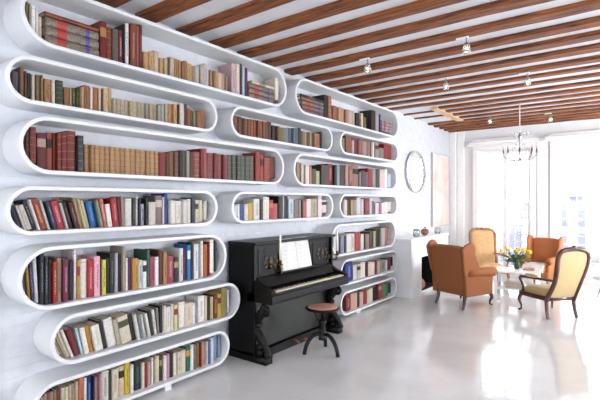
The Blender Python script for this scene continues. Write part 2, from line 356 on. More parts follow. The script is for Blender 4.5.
# ---------------------------------------------------------------- books: spine ends (right edge), top of spine, colour, extras
# entry: u_right v_top colour [L<lean>] [b|l|t][colour2]; '>u' moves the start
BK = {
'A1': """>26 28.5 2 a08a68|31 3 b0a58f|35.5 6 e6e4de|39 8 dcd8cf|42 17 d8c6b0|44.8 17 e0d8c8|>100.5 107 21.5 8c1f1c lb98a4a|112 28 93402a bc08040|>113 118.5 29 6f675c b8c3a2c|123 30 7d1a22 tc8a0a0|125.5 24 1c1c1e|129 23.5 d8dad8 t404040|>131 136.5 24 9a4a38 tc89070|139 26 b06a58|142.5 25 6e1420 tb06060
>144 149 52 c69a6a|154 52 c8a272 t8a6a40|159 51 c9b29a|>160 163.5 58 cda36f|168 58 c9b48a t8a7048|170 58 6e5a40|174.5 57 c2b09c|178.5 59 b98f5c t7a5a38|181 60 c8a070|184 61 a06a45 td8b080|187.5 61 a8734a|192 63.5 c9a56c t8a6030|195.5 66 a58a6e|199.5 66 b8b4ac|204 64.5 bbaea2|209 64 c2bbb6 t8a8480|>210 213 70 b08a62|215 70.5 a87c50|218.5 71 c29a70|222 73 d0b8a8|225 74 c8a58a|227.5 76 c0a080
>232 236 63.5 cdb0b0 t804850|240 64 d8c4b8|242.5 64 2c3330|245 66 b8c0d0|248 68 4a3c66 tb02030|>275.5 279 76 d8d0c0""",
'A2': """>10.5 14.5 71 7a6058|19 72 6a6f84|>20 24.5 67 8a6640|27 71 6e4630|31 73 2c2830|35 74 cfc0a6|>36 40.5 75 8a7050|43.5 75 a08058|>44.5 51.5 79 b8865c t7a4a28|55.5 80 d8c8b4|>56.5 63.5 80.5 34402e b8a8c60|>64.5 69.5 87.5 96683c|72 88 b09a60|76 88 38451f t8a8c50|80 88 3c4a24 t8a8c50|84 87 c8a07c|90 85.5 a87048 t6a3820|93 87.5 d8ccb8|98.5 87.5 aa7040|101 88 d8c0a0|103.5 89 5a3826|108.5 88 cfb594 t9a8060|112 88 c8a878
>112.5 116.5 98 b8ac92 t8c8068|120.6 98.7 b3a98f t8c8068|124.7 99.5 bfae8e t8c8068|128.8 100 b4ac98 t8c8068|132.9 100.7 c4b184 t8c8068|137 101.4 b6ad94 t8c8068|141 102 baa98a t8c8068|145 102.7 b3aa92 t8c8068|149 103.5 a9a08c t807860|153 104 b8a98c t807860|157 104.5 bda57c t807860|161 105 a8a896|164.5 104 b0aa98|168 104 a9a594|172.5 104 b98a58|177.5 104 c89a68 t8a5a30|179 105 3a3028|184.5 103.5 d0c4b8|187.5 104 5a3420|190.5 108.5 b06838|193 110 8f6a4a|195.5 111 a8a48c|197.5 111 2a2a2a|201 111 a87048|205 111 b06848 t7a3820""",
'A3': """>22.5 29.5 130 5a1a1a b9a5038|36.5 127 8a3026 bb06848|>37.5 46.5 133 701c1e lb89888|52.5 133 a84a34 l2c2420|>53 56 133 8e3020|61.5 133 8a3226 bb87858|67 132 8e2a20 bb87858|76 131 8a3025 bb87858|>78.5 84 135.5 3a3a3c b8a8a8c
>84.5 89.5 144.5 b98d5c b8a5c34|94.6 145 b08050 b7a4c28|99.7 145.5 c09664 b8a5c34|104.8 146 b98d5c b8a5c34|109.9 146.5 b4885a b7a4c28|115 147 bf9462 b8a5c34|120.1 147.5 b98d5c b8a5c34|125.2 148 b08458 b7a4c28|130.3 148.4 c09864 b8a5c34|135.4 148.9 b98d5c b8a5c34|140.5 149.4 b78c60 b7a4c28|145.6 150 bd9260 b8a5c34|150 150.5 b4865a b8a5c34|154.5 151 c29a6a b8a5c34|159 151.6 ba8e5e b7a4c28
|166 152.5 9a2a24 t702020|169 153 7a3020|174 152 8a5a3a b4a3020|179 151.5 7e4c34 bb08050|182 150.5 2c241c|186 150.5 5a4c40|>186.5 190 151 a09a88|194 152 6a2228|200 152 a05a4a bc89078|203.5 148.5 8e1a1e|207 148.5 b85a54|213.5 153 9a4a42 b6a2828|217 153 8a3a38|222 154 a04a48 b702828|225 154.5 8c2428|227.5 155 a85a50
|232 155 5a5c4a b8a8860|236.4 155 66644e b8a8860|240.8 155.3 50564a b8a8860|245.2 155.5 5e6050 b8a8860|249.6 155.8 545a4c b8a8860|254 156 626450 b8a8860|256 154 8e1a1a|260.5 152.5 b03a2a|264 155 b5483a l3a2028|270.5 157.5 b0502f b702818|275 157 7a3020""",
'A4': """>17 20 207 20242a L19|23 206 5a4a6a L19|27 206 cfc6c4 L19|33 206 d2c8ba L19 ta09890|37 201 38404a L18 t90a0b0|41 200 d8d2cc L17|48 199.5 b04828 L17 td8a060|51 201 c8c4b8 L16|54 201 2c3a50 L16|58 202 2f3c5c L16 t90a0c0|66 202 c03848 L15 te0a0a0|69 203 ccc4b8 L15|74 203 2a201e L15 t806050|80 203 4a1e22 L15 tb08070|83.5 199 c8a078 L14|86.5 199 d0c49c L14|90 201 c4b890 L14|>91 98 202 1d6cb4 L12 t60a8e0|101 204 5a6870 L12|104 201 8a9a80 L12|108 199 cf6a4a L10 te0b0a0|113 204.5 dedada L8|119.5 198.5 b8242c L6 te08080|122 199 7c1820 L5|125 196.5 a88c80 L2
|132 198.5 d8d4cc|136 198 262626 t808080|138 197 e0dcd4|141 199 3a3a42|144.5 204 b8b8c4 t404060|148 198.5 202224|>149 156 202 cfc8bc|162.5 195.5 8a7470 lc8b8b0|164.5 197 d0d0d0|168 193.5 2440a0|171 201 a8a098|175.5 200.5 dcd8ce|182 201 d6d0c6 tb0a898|187 200.5 d8d2c8|191 199 d6d2ca|195 197.5 3e4046|199 200 c8c4ba l404040|203 200 d0c8a8|207 201 cfc9bd""",
'A5': """>22.5 27 262 4a4e52 L4|31 258 b88838 L4|35 258 3c2a54 L4 t9080a8|39 255 c8ccd0 L3|>40 44.5 253 26262c t8a8a90|48.5 257 30323c t9090a0|52 260 3a2c30|57 262 c02c24 te8b0a0|62 258 a88c70 t705838|69 259 7e1e48 tc890a0|73.5 261 1a1c28|>74 76.5 249.5 e8d8dc|80.5 260 c89838 lb03030|87 259 d4cec6|>87.5 94 260 c4202c te89090|100.5 256.5 e8a8b8 t905060|102 258 202020|106.5 260 d8cc50 t605818|109.5 258 1e2018|115 253 1c1e20 t707070|118.5 253 a8aaac|121.5 254 1c1a1c|126 247 b0a08c t807058|128 258 e0d8d0|131.5 258.5 5c3a78|134.5 259 d89040|138.5 258.5 c89c38 t6a4a18|142.5 260 c8c8cc t505058|147 261 d8dcd8 l202020|>147.5 150 250 3a6e54|155 257 b04858 t602030|159 257 e4e0e4|163 250 6a3820|167.5 252 c08a50 t70401c|174 256 b04858 td8a0a8|179 258 342a1c lb0a468|183.5 248.5 d0ccc8 t706868|186 249 8a3050|191 245 2f7cc0 lc8dcec|194 243 1c1c20|199 244 d4d4d4 t808080|201 244 a0a0a0|203.5 241 e0dcd0|208 244.5 c86428 t8a3c10|210 242 a82c1c|214 239.5 e8e4dc|216 238 201c1c""",
'A6': """>58 61 336 c8bcac L24|64 334 b0a084 L24|67 331 b8a888 L22|70.5 330 c9bfa8 L21|74.5 328 d6d2c8 L20|80.5 328 8e1826 L17 t602028|>81.5 84 327 b8d4dc L13|90 327 dedad0 L11|94.5 325 d89a38 L11 t9a6418|>95.2 104 325 ddd8cc L11 tb8b0a0|107.5 320 2a2822 L11|>108.5 117 318 d8d4cc L11|122 319 b0a890 L11|132.5 316 cec4ac L11 l5c5444|136.5 314 302c28 L11|141 314 d4cec4 L11|144 315 80868c L11|146.5 314 d8d8d0 L11|149 314 d84828 L11 le0d8c8|151.5 313 d0cdc4 L11|154.5 310 3c3c38 L9|157.5 309 d6d0c4 L8 t8c8480|160 308 8c8480 L4|162.5 306 30302c
|166 306 d4ccc0|171 307 d8d4c8 ta8a090|174 304 cfc8b8|178 305 d8cc90 la82028|>179 185 302 e4dcd8|192.5 303 d8c4ac tb09878|196 303 dedad6|198.5 303 b8b4b0|204.5 296 e4e2dc t9898a0|207.5 296 d4c4a0|210.5 297 2c2420|213.5 297 cdc088|217.5 295 8a2a1c td8a040|221.5 294 c8b050 l804020|227 288 a0904c|>227.5 229.5 290 d0ccd8""",
'A7': """>40 44 397 a89078|47 394 b4a08c|50 393 a06058|53.5 392 b08a80|57 390 9a8a60|60.5 389 8a4840|65 388 c8c0a8|69 387 cfc4a4|72 385 c0ac94|75 384 b89880|78.5 382 c8b4a0|84 377 c87850 t8a4828|87 378 e0dcd8|92 376 24488c t88a0d0|95 377 1c2c58|98 377 d0a0a0|102 375 c89098 t905860|109 371 ccc8bc t706c64|112 372 4a3c34|119 369 d8c8b4 ta08c70|124.5 366 cfb89c l241c14|>125 130 362 d8bc28 t8a7410|134 365 dcd8d4|>134.5 141 361 1e2824 t607868|145 363 c8ccc0|148 363 b02430|151 362 c8b0a0|153.5 358 dcd8d0|155.5 359 a09890|159.5 356 d4c8a0|163 356 38342c la8a048|167 356 e0d8dc|170 354 c89ca8|173.5 352 3c2428|177 353 dcd4c8|181 352 d8c8b4 t907858|186 350 d8c8b0|190.5 346.5 147858 ld8a030|194 345 dcdcd8|197 345 8a7868|199.5 343 a07850|202 343 8c4028|205 342 d89c88|208 342 d8d4d4|211 341 5c6ca0|214 338 c8ccdc|217 335 80a8b0|220 334 9098c0""",
'B2': """>233.5 238 115.5 8a4a2c b4a2414|242 116.5 80442a b4a2414|244.5 118 2c1810|247.5 118.5 9a5430 b4a2818|250.5 118.9 8e4c2c b4a2818|253.5 119.3 a45c34 b4a2818|256.5 119.7 9a5430 b4a2818|259.5 120.2 904e2e b4a2818|262.5 120.8 a25a34 b4a2818|265.3 121.4 98522e b4a2818|268 122 8e4c2c b4a2818|271.5 122 5a3020|>272.5 276 125.5 3a2018|280 126 7c5a44|284 127.5 8a7c40|288.5 128 7c8490|292 128 5c6470|295.5 128 767e8c|298.5 128 606874|301.5 128 222222|304 131 8a6a50|307 131.5 a88c68|309.5 132 5c4838|312 132 b89468|314.5 133 3c3020|320 133.5 b07840 t6a3c18|322.5 132 2a1c18""",
'B4': """>233 237.5 205 c8c8c8|240 204 d8d8dc|243.5 203.5 4860b0|>244 248.5 204 d8ccc8|253 203 d8b838 td88898|>254 260 199 d6d4cc t909088|263.5 199 5c4440|269.5 197 d8d8cc|273.5 200 c83840 ld08040|278 203.5 d06058|283 196 161616 t404040|284.5 196 c0c0c0|>285 288 196 181818|>288.5 294 199 b8c4cc t404850|>294.5 299.5 200.5 8a8070|301 200 c8b8b8|303.5 200 483840|307 201 c86860|311 199 e0cec8|317.5 199 b8ac94 t807460|322 196 dcc8c8|328 196 d4ccc4 l3c3434""",
'C1': """>324.5 328 95 1c1410|332 96 b07858 b6a3828|>333 337.5 106 a86850|341 107 c8a07c|344 108 c89878|346 109 a07858|349 109.5 b8886c|352 110 c8b0a8|355 111 c0a898|>356.5 359.5 113 283020|363.5 113 c8bc98|366.5 117 6c6030|>371.5 376 110.5 2c1c14|379 113 b0a8b0|381 114 5c4c7c""",
'C2': """>342 345 138 8a8858|>346 349.5 136 8a5038|351 137 c06048|354.5 140 c8a0a0|358.5 140 701820|360.5 139 d08c84|363 140 a05048|367 141 a89080|370.5 142 a07468|373 142 b09484|374.5 142 e0d8cc|379 143 9c9084 l1c1818|384 148 8a8070|391.5 143.5 a81418""",
'C3': """>297 300 162 a88868|>301.5 304 163 c8c0b0|>306 309.5 165 dcccc4|312 166 b08070|316.5 169 5c4c28|320 171 b8c090|328 165 4a3a30|333 164 8e2024 td08888|336 165 18181c|>337 340 165 8c989c|342.5 165 2c3028|345 165 70202a|348.5 165 b09484|353 165.5 96503c tc09880|358.5 165.5 a87860 l141414|361 172 8c8c88|365 171 5c2030|368 172 50505c|373 168.5 a01418|376 169 a09488|379.5 169 1c4030|>380 385 170 d8b8b8|387.5 169 e0e0d8|391 174 b8c4e0""",
'C4': """>342.5 344 201 8a8478|347.5 200 d0c4c0|350 200 403830|353 200 c09c58|357 200 a08c80|361 198 c8c8c8|364 199 c8bcc0|370 198 8c1420 tc85040|372 200 c8c0c0|374.5 201 6c6880|379 203 dcc8c8 tb08088|382 203 b85c70|384 203 e0d8d8|388 202 ddd2cc|391.5 202 d8ccc4""",
'C5': """>334 339 236 c8c8c4 t505050|>341 344.5 236 8c88ac|>345 347 236 2c2c30|351 234 d0d4cc|355 233.5 d4c0b4 ta04040|360.5 232.5 b83838|>361 364 234 c8c8bc|366 234 1c1c1c|369.5 234 a87878|372.5 232 504c38|376 231 a0a080|379.5 229 241c18|383 228 a8a080|385 228 a0a8c8|388 227 b06850|391 226 a09080""",
'C6': """>346 352.5 262 203c98 t8098d8|>353.5 357 265 c8c4bc|361 264 bcb4ac l403038|365.5 262 dccfc0|368.5 262 382018|372 262 d0c4ac|375 262 dccac0|377.5 261 8c2c28|380 261 c8b8b0|386 260 9c9c94 t404440|387.5 260 e0d8d4|391 258 8c2840|394 257 2c3048""",
'C7': """>346.5 350.5 295 8c1c24 td0a090|354 293.5 d89c8c|357.5 293 c8a890|360 292 2c3830|363.5 292 c8a8a0|366.5 290 c01818|370 290 ccbcae|373 288 d8ccb0|378 287 1c1414|382 284 c83048 lc8988c|386 284 60a050|388 284 3c9080|391 283 5c1c24"""}
def cname(h):
    r, g, b = (int(h[i:i+2], 16)/255 for i in (0, 2, 4)); mx, mn = max(r, g, b), min(r, g, b); d = mx-mn; s = d/mx if mx else 0
    if mx < .24: return 'black'
    if s < .1: return 'white' if mx > .78 else 'pale grey' if mx > .62 else 'grey' if mx > .4 else 'charcoal'
    hu = 60*(((g-b)/d) % 6 if mx == r else (b-r)/d+2 if mx == g else (r-g)/d+4)
    if s < .22: return ('off-white' if mx > .76 else 'greyish beige' if mx > .6 else 'grey-brown') if hu < 75 or hu > 330 else ('pale blue-grey' if mx > .6 else 'slate grey')
    if hu < 12 or hu > 335:
        if s < .42: return 'pale pink' if mx > .75 else 'dusty rose' if mx > .5 else 'dark brown'
        return 'bright red' if mx > .72 else 'red' if mx > .58 else 'dark red'
    if hu < 24: return 'rust brown' if s > .5 and mx > .45 else 'dark brown' if mx < .45 else 'salmon'
    if hu < 48:
        if s > .65 and mx > .75: return 'mustard yellow' if hu > 36 else 'orange'
        return 'dark brown' if mx < .42 else 'brown' if mx < .62 else 'tan' if s > .33 else 'cream'
    if hu < 70: return 'yellow' if s > .5 and mx > .7 else 'olive' if mx < .66 else 'cream'
    if hu < 170: return 'green' if s > .35 else 'dark green' if mx < .5 else 'grey-green'
    if hu < 255: return 'bright blue' if s > .6 and mx > .55 else 'dark blue' if mx < .5 else 'pale blue' if mx > .7 else 'blue-grey'
    return 'purple' if mx < .55 else 'lilac'
def soft(h, k=.0):
    c = [int(h[i:i+2], 16) for i in (0, 2, 4)]; m_ = sum(c)/3; g = .62+.38*m_/255
    return '%02x%02x%02x' % tuple(int(max(0, min(255, (x*(1-k)+m_*k)*g))) for x in c)
def cover_mat(h): return mat('cover_'+h, '#'+soft(h), .55, var=.09, scale=45)
M_page = mat('page_paper', '#d8cbb0', .85, var=.12, scale=120)
def book_mesh(w, h, d, col, sty, c2, cm, pm):
    """cm: cover MB, pm: pages MB; local frame: spine at x=0, thickness 0..w in y, height z; returns material lists"""
    t = min(.0028, w*.2); b = min(.006, w*.22)
    out = [(-d, 0), (-b, 0), (-b*.25, w*.16), (0, w*.34), (0, w*.66), (-b*.25, w*.84), (-b, w), (-d, w)]
    inn = [(-d, w-t), (-b-t, w-t), (-b-t, t), (-d, t)]
    prof = out+inn; n = len(prof)
    if sty == 'b': cuts = [0, .1, .115, .3, .315, .5, .515, .7, .715, .88, .895, 1]
    elif sty == 'l': cuts = [0, .6, .84, 1]
    elif sty == 't': cuts = [0, .22, .8, 1]
    else: cuts = [0, .9, .93, 1]
    vs = [(x, y, z*h) for z in cuts for x, y in prof]; K = len(cuts)
    v = [cm.bm.verts.new(p) for p in vs]
    for j in range(K-1):
        for i in range(n):
            i2 = (i+1) % n; f = cm.bm.faces.new((v[j*n+i], v[j*n+i2], v[(j+1)*n+i2], v[(j+1)*n+i]))
            sp = 1 <= i <= 5; band = j % 2 == 1
            f.material_index = 1 if sp and band and (sty != 't' or i == 3) else 0
    for j, rev in ((0, True), (K-1, False)):
        for q in ((0, 1, 10, 11), (1, 2, 3, 4, 5, 6, 9, 10), (6, 7, 8, 9)):
            ids = [j*n+i for i in q]
            try: cm.bm.faces.new([v[i] for i in ids])
            except ValueError: pass
    pm.box(-d+.004, -b-t, t, w-t, .003, h-.004)
def second_mat(col, sty, c2):
    if sty == 't': return mix_mat('lettering_%s_%s' % (col, c2), '#'+soft(col), '#'+soft(c2))
    if sty == 'b': return mat('band_'+c2, '#'+soft(c2), .45, var=.1, scale=60)
    if sty == 'l': return mat('patch_'+c2, '#'+soft(c2), .6, var=.08, scale=60)
    r, g, b = (int(col[i:i+2], 16) for i in (0, 2, 4)); q = '%02x%02x%02x' % tuple(int(c*.8) for c in (r, g, b)); return mat('band_'+q, '#'+q, .6, var=.1, scale=60)
books = []                                              # every book: shelf, y, w, h, z, x, depth, colour, lean, style
REC = .055; PL_ = ('', 0, 0, 0)
for key, txt in BK.items():
    y0i, y1i, z0i, z1i = INN[key]; rad = (z1i-z0i)/2; u = None; num = 0; prev_end = -9
    for e in txt.replace('\n', '|').split('|'):
        p = e.split()
        if not p: continue
        if p[0][0] == '>': u = float(p[0][1:]); p = p[1:]
        u1, vt, col = float(p[0]), float(p[1]), p[2]; lean = 0; sty = 'p'; c2 = ''
        for q in p[3:]:
            if q[0] == 'L': lean = float(q[1:])
            else: sty, c2 = q[0], q[1:]
        dx = D+REC+random.uniform(-.012, .022)
        a, _ = yz(u, 0, dx); b_, _ = yz(u1, 0, dx); _, zt = yz((u+u1)/2, vt, dx)
        a = max(a, y0i+.035, prev_end+.0006); b_ = min(b_, y1i-.03); w_ = (b_-a)-.0012; la = R(lean); u = u1
        if w_ < .006: continue
        def lift(y):
            dl = min(y-y0i, y1i-y)
            if dl >= rad: return 0
            dl = max(dl, .001); return rad-math.sqrt(max(0, rad*rad-(rad-dl)**2))
        zb = z0i+.0006; wb = w_*math.cos(la) if lean else w_; hh = (zt-zb)/math.cos(la)
        def corners():
            c_, s_ = math.cos(la), math.sin(la)
            return [(a+yy*c_-zz*s_, zb+yy*s_+zz*c_) for yy, zz in ((0, 0), (wb, 0), (0, hh), (wb, hh))]
        def inside(y, z):
            g = rad-.0015; yc = min(max(y, y0i+rad), y1i-rad); return (y-yc)**2+(z-(z0i+z1i)/2)**2 <= g*g if y != yc else abs(z-(z0i+z1i)/2) <= rad-.0003
        for it in range(160):
            cs = corners(); bad_b = not (inside(*cs[0]) and inside(*cs[1])); bad_t = not (inside(*cs[2]) and inside(*cs[3]))
            if not (bad_b or bad_t): break
            if bad_b: zb += .002; hh -= .002
            if bad_t: hh -= .002
            if hh < .05: break
        if PL_[0] == key:
            need = PL_[1]-(zb-PL_[2])*math.tan(PL_[3])+.0008
            if need > a: wb -= (need-a)*math.cos(la); a = need
        if hh < .07 or wb < .005: continue
        PL_ = (key, a+wb/math.cos(la), zb, la)
        dep = min(.205, max(.115, hh*.72)); num += 1; prev_end = b_
        books.append(dict(key=key, n=num, x=-dx, y=a, z=zb, w=wb, h=hh, d=dep, col=col, lean=la, sty=sty, c2=c2, area=(u1-u+ (w_*F/ (F*dx/(CT*(UV-u1)))) )*0+w_*hh/((dx/(CT*(UV-u1)))**2), total=0, flat=0))
# flat stacks: volumes lying on their sides with spines to the room
def flat(key, u0, u1, rows, dep=.24, zstart=None):
    a, _ = yz(u0, 0, D+REC); b_, _ = yz(u1, 0, D+REC); z = INN[key][2]+.0008; rd = (INN[key][3]-INN[key][2])/2; dl = max(.002, min(a-INN[key][0], INN[key][1]-b_))
    if dl < rd: z += rd-math.sqrt(rd*rd-(rd-dl)**2)
    print('flat', key, dl, rd, z-INN[key][2])
    for i, (th, col, c2, sty, sh0, sh1) in enumerate(rows):
        books.append(dict(key=key, n=i+1, x=-D-REC, y=a+sh0, z=z, w=th, h=b_-a-sh0-sh1, d=dep, col=col, lean=0, sty=sty, c2=c2, area=9, flat=len(rows), idx=i+1)); z += th+.001
flat('A1', 45.5, 99, [(.066, '857a6c', '9c3a30', 'm', 0, 0), (.066, '857a6c', '9c3a30', 'm', .002, .001), (.066, '82776a', '9c3a30', 'm', .001, .002), (.035, '9a4a20', '5a2810', 'p', 0, 0)])
flat('A1', 248.8, 274.5, [(.055, '857464', '8c3a34', 'm', 0, .01), (.055, '857464', '8c3a34', 'm', .004, .01), (.055, '7c6c5c', '8c3a34', 'm', .002, .012), (.03, 'd8ccb4', '8a7a60', 'p', .06, 0)])
flat('C1', 301.5, 323.8, [(.052, '80685c', '8c3a34', 'm', .03, 0), (.052, '7c6458', '8c3a34', 'm', .02, .002), (.052, '86705f', '8c3a34', 'm', .01, 0), (.045, '7c6458', '9c4a3a', 'm', 0, .002), (.03, '2c2018', '5a4030', 'p', 0, 0)])
flat('C1', 382, 393, [(.05, 'a08c8c', '8c3a44', 'm', .0, .09), (.05, 'a8989a', '8c3a44', 'm', 0, .05), (.05, 'a08c8c', '8c3a44', 'm', .004, .02), (.035, 'a8989a', '8c3a44', 'm', .0, .03)], dep=.2)
TALL = {}
for q in books: TALL.setdefault(q['key'], []).append(q)
def ztop(key, ya, yb_):
    return max(b['z']+b['h']*math.cos(b['lean'])+b['w']*math.sin(b['lean']) for b in TALL[key] if not b['flat'] and b['y'] < yb_ and b['y']+b['w'] > ya-.001)
def laid(key, u0, u1, th, col, dep=.15):
    a, _ = yz(u0, 0, D+REC+.01); b_, _ = yz(u1, 0, D+REC+.01); z = ztop(key, a-.06, b_)+.001
    if z+th > INN[key][3]-.004: return
    books.append(dict(key=key, n=0, x=-D-REC-.012, y=a, z=z, w=th, h=b_-a, d=dep, col=col, lean=0, sty='p', c2='', area=8, flat=-1, idx=0))
laid('A4', 61, 72, .02, '6a4a38'); laid('A4', 174, 192, .012, '50504c'); laid('C4', 345, 359, .014, 'b05040', .13); laid('B4', 303, 320, .012, '7c2c34', .13)
ind = sorted([q for q in books if not q['flat']], key=lambda q: -q['area'])
keep = set(id(q) for q in ind[:300-sum(1 for q in books if q['flat'])]) | set(id(q) for q in books if q['flat'])
bulk_c, bulk_p = MB(), MB(); bulk_m = {}; bulk_list = []
GR = {k: 'books on the '+SNAME[k] for k in SNAME}
def flat_mesh(w, h, d, q, cm, pm):
    # lying volume: thickness w up, length h along y, spine at x=0
    t = min(.004, w*.15); b = .02
    prof = [(-d, 0), (-b, 0), (-b*.2, w*.14), (0, w*.5), (-b*.2, w*.86), (-b, w), (-d, w), (-d, w-t), (-b-t, w-t), (-b-t, t), (-d, t)]
    n = len(prof); cuts = [0, .2, .38, .74, .82, 1] if q['sty'] == 'm' else [0, .3, .6, 1]
    v = [cm.bm.verts.new((x, y*h, z)) for y in cuts for x, z in prof]
    for j in range(len(cuts)-1):
        for i in range(n):
            i2 = (i+1) % n; f = cm.bm.faces.new((v[j*n+i], v[j*n+i2], v[(j+1)*n+i2], v[(j+1)*n+i]))
            if 1 <= i <= 4: f.material_index = (1 if j == 1 else 2 if j == 3 else 0) if q['sty'] == 'm' else (1 if j == 1 else 0)
    for j in (0, len(cuts)-1):
        for s_ in ((0, 1, 9, 10), (1, 2, 3, 4, 5, 8, 9), (5, 6, 7, 8)):
            try: cm.bm.faces.new([v[j*n+i] for i in s_])
            except ValueError: pass
    pm.box(-d+.005, -b-t, .006, h-.006, t, w-t)
for q in books:
    if q['flat']:
        cm, pm = MB(), MB(); flat_mesh(q['w'], q['h'], q['d'], q, cm, pm); cn = cname(q['col'])
        m1 = mix_mat('marbled_'+q['col'], '#'+'%02x%02x%02x' % tuple(int(int(q['col'][i:i+2], 16)*.7) for i in (0, 2, 4)), '#'+q['col'], 'marble') if q['sty'] == 'm' else cover_mat(q['col'])
        o = cm.build('book', [m1, mat('band_'+(q['c2'] or '5a4030'), '#'+(q['c2'] or '5a4030')), mat('band_4a3c8a', '#4a3c8a')], loc=(q['x'], q['y'], q['z']))
        pm.build('pages', M_page, o)
        if q['flat'] > 0:
            end = {'A1': 'left' if q['y'] < 2.2 else 'right', 'C1': 'left' if q['y'] < 6 else 'right'}[q['key']]
            pos = {1: 'lowest', q['flat']: 'topmost'}.get(q['idx'], ORD[q['idx']]+' from bottom')
            lab = '%s volume lying flat, %s of the %s stack, %s' % (cn, pos, end, SNAME[q['key']])
            tag(o, lab, 'book', 'flat stacked volumes on the '+SNAME[q['key']])
        else: tag(o, 'thin %s book laid flat over upright books, %s' % (cn, SNAME[q['key']]), 'book', 'books laid over the upright rows')
        continue
    if id(q) in keep:
        cm, pm = MB(), MB(); book_mesh(q['w'], q['h'], q['d'], q['col'], q['sty'], q['c2'], cm, pm)
        o = cm.build('book', [cover_mat(q['col']), second_mat(q['col'], q['sty'], q['c2'])], loc=(q['x'], q['y'], q['z']))
        o.rotation_euler = (q['lean'], 0, 0); pm.build('pages', M_page, o)
        sz = ('thick ' if q['w'] > .045 else 'slim ' if q['w'] < .017 else '')
        ln = 'leaning' if q['lean'] > R(6) else 'standing'
        lt = {'b': ' ribbed-spine', 'l': '', 't': '', 'p': ''}[q['sty']]
        lab = '%s%s%s book%s, %s from left on %s' % (sz, cname(q['col']), lt, ' leaning' if q['lean'] > R(6) else '', ordn(q['n']), SNAME[q['key']])
        tag(o, lab, 'book', GR[q['key']])
    else: bulk_list.append(q)
if bulk_list:
    ms_ = []; ix = {}
    def mi(m):
        if m.name not in ix: ix[m.name] = len(ms_); ms_.append(m)
        return ix[m.name]
    big = bmesh.new()
    for q in bulk_list:
        cm, pm = MB(), MB(); book_mesh(q['w'], q['h'], q['d'], q['col'], q['sty'], q['c2'], cm, pm)
        ids = [mi(cover_mat(q['col'])), mi(second_mat(q['col'], q['sty'], q['c2']))]
        for f in cm.bm.faces: f.material_index = ids[f.material_index]
        pid = mi(M_page)
        for f in pm.bm.faces: f.material_index = pid
        T = Matrix.Translation((q['x'], q['y'], q['z'])) @ Matrix.Rotation(q['lean'], 4, 'X')
        for mb in (cm, pm):
            bmesh.ops.recalc_face_normals(mb.bm, faces=mb.bm.faces); mb.bm.transform(T); tmp = bpy.data.meshes.new('t'); mb.bm.to_mesh(tmp); big.from_mesh(tmp); bpy.data.meshes.remove(tmp); mb.bm.free()
    me = bpy.data.meshes.new('thin_books'); big.to_mesh(me); big.free()
    for m in ms_: me.materials.append(m)
    o = bpy.data.objects.new('thin_books', me); COL.objects.link(o)
    tag(o, 'the many slim, small books scattered between the larger ones on all the white shelves', 'books', kind='stuff')
# rolled papers on the right-hand flat stack of the top left shelf
a, z = yz(250, 80, D+.12); zt = INN['A1'][2]+.0008+3*.056
m = MB()
M = Matrix.Translation((-D-.12, a+.04, zt+.024)) @ Matrix.Rotation(R(-90), 4, 'X')
m.lathe([(.017, 0), (.02, .0), (.02, .16), (.017, .16)], 14, M=M)
tag(m.build('paper_roll', M_paint, smooth=False), 'rolled white paper lying on the flat volumes at the right of the top left shelf', 'paper')
# ---------------------------------------------------------------- piano
BLK = mat('black_piano_lacquer', '#060606', .4, var=.1, scale=4)
BLK2 = mat('worn_black_lacquer', '#090807', .45, var=.25, scale=9, bump=.1)
BRASS = mat('old_brass', '#6d5228', .35, metal=.9, var=.2, scale=30)
IVORY = mat('ivory_keys', '#cfc4ab', .35)
CARVE = mat('carved_black_wood', '#0a0908', .5, var=.3, scale=40, bump=.5)
INLAY = wood('walnut_inlay', '#1b120b', '#4a2f1a', (6, 6, 14), .35)
pn = thing('upright_piano', 'black upright piano with carved scroll legs standing between the white bookshelves', 'piano', (-3.5, 3.36, 0))
pn.scale = (.94, 1, 1); PL = 1.47                                              # length along the wall; local x = out from wall, y along it
m = MB()
m.box(0, .40, 0, .03, .06, 1.2).box(0, .40, PL-.03, PL, .06, 1.2).box(0, .298, .03, PL-.03, .08, 1.19)
m.build('case', BLK, pn, bevel=.004)
MB().box(-.0, .43, -.015, PL+.015, 1.2, 1.23).build('lid', BLK, pn, bevel=.006)
m = MB().box(.30, .365, .03, PL-.03, .78, 1.19); m.build('upper_panel', BLK2, pn, bevel=.003)
m = MB()
for a, b_ in ((.09, .46), (.50, 1.03), (1.07, PL-.09)):
    for y0, y1, z0, z1 in ((a, b_, 1.13, 1.145), (a, b_, .875, .89), (a, a+.015, .89, 1.13), (b_-.015, b_, .89, 1.13)): m.box(.365, .373, y0, y1, z0, z1)
m.build('panel_moulding', BLK, pn, bevel=.002)
for a in (.12, 1.10):
    m = MB(); c = a+.17
    for k in range(9):
        t = k/8*2*PI; m.ell((.369, c+.1*math.cos(t), 1.0+.05*math.sin(t)*(1.4 if k % 2 else .8)), (.006, .026, .02), 8, 6)
    m.ell((.37, c, 1.0), (.008, .035, .03), 10, 6); m.build('carved_ornament', INLAY, pn, smooth=True)
for m_ in (BLK, BLK2, CARVE): m_.node_tree.nodes['Principled BSDF'].inputs['Specular IOR Level'].default_value = .3
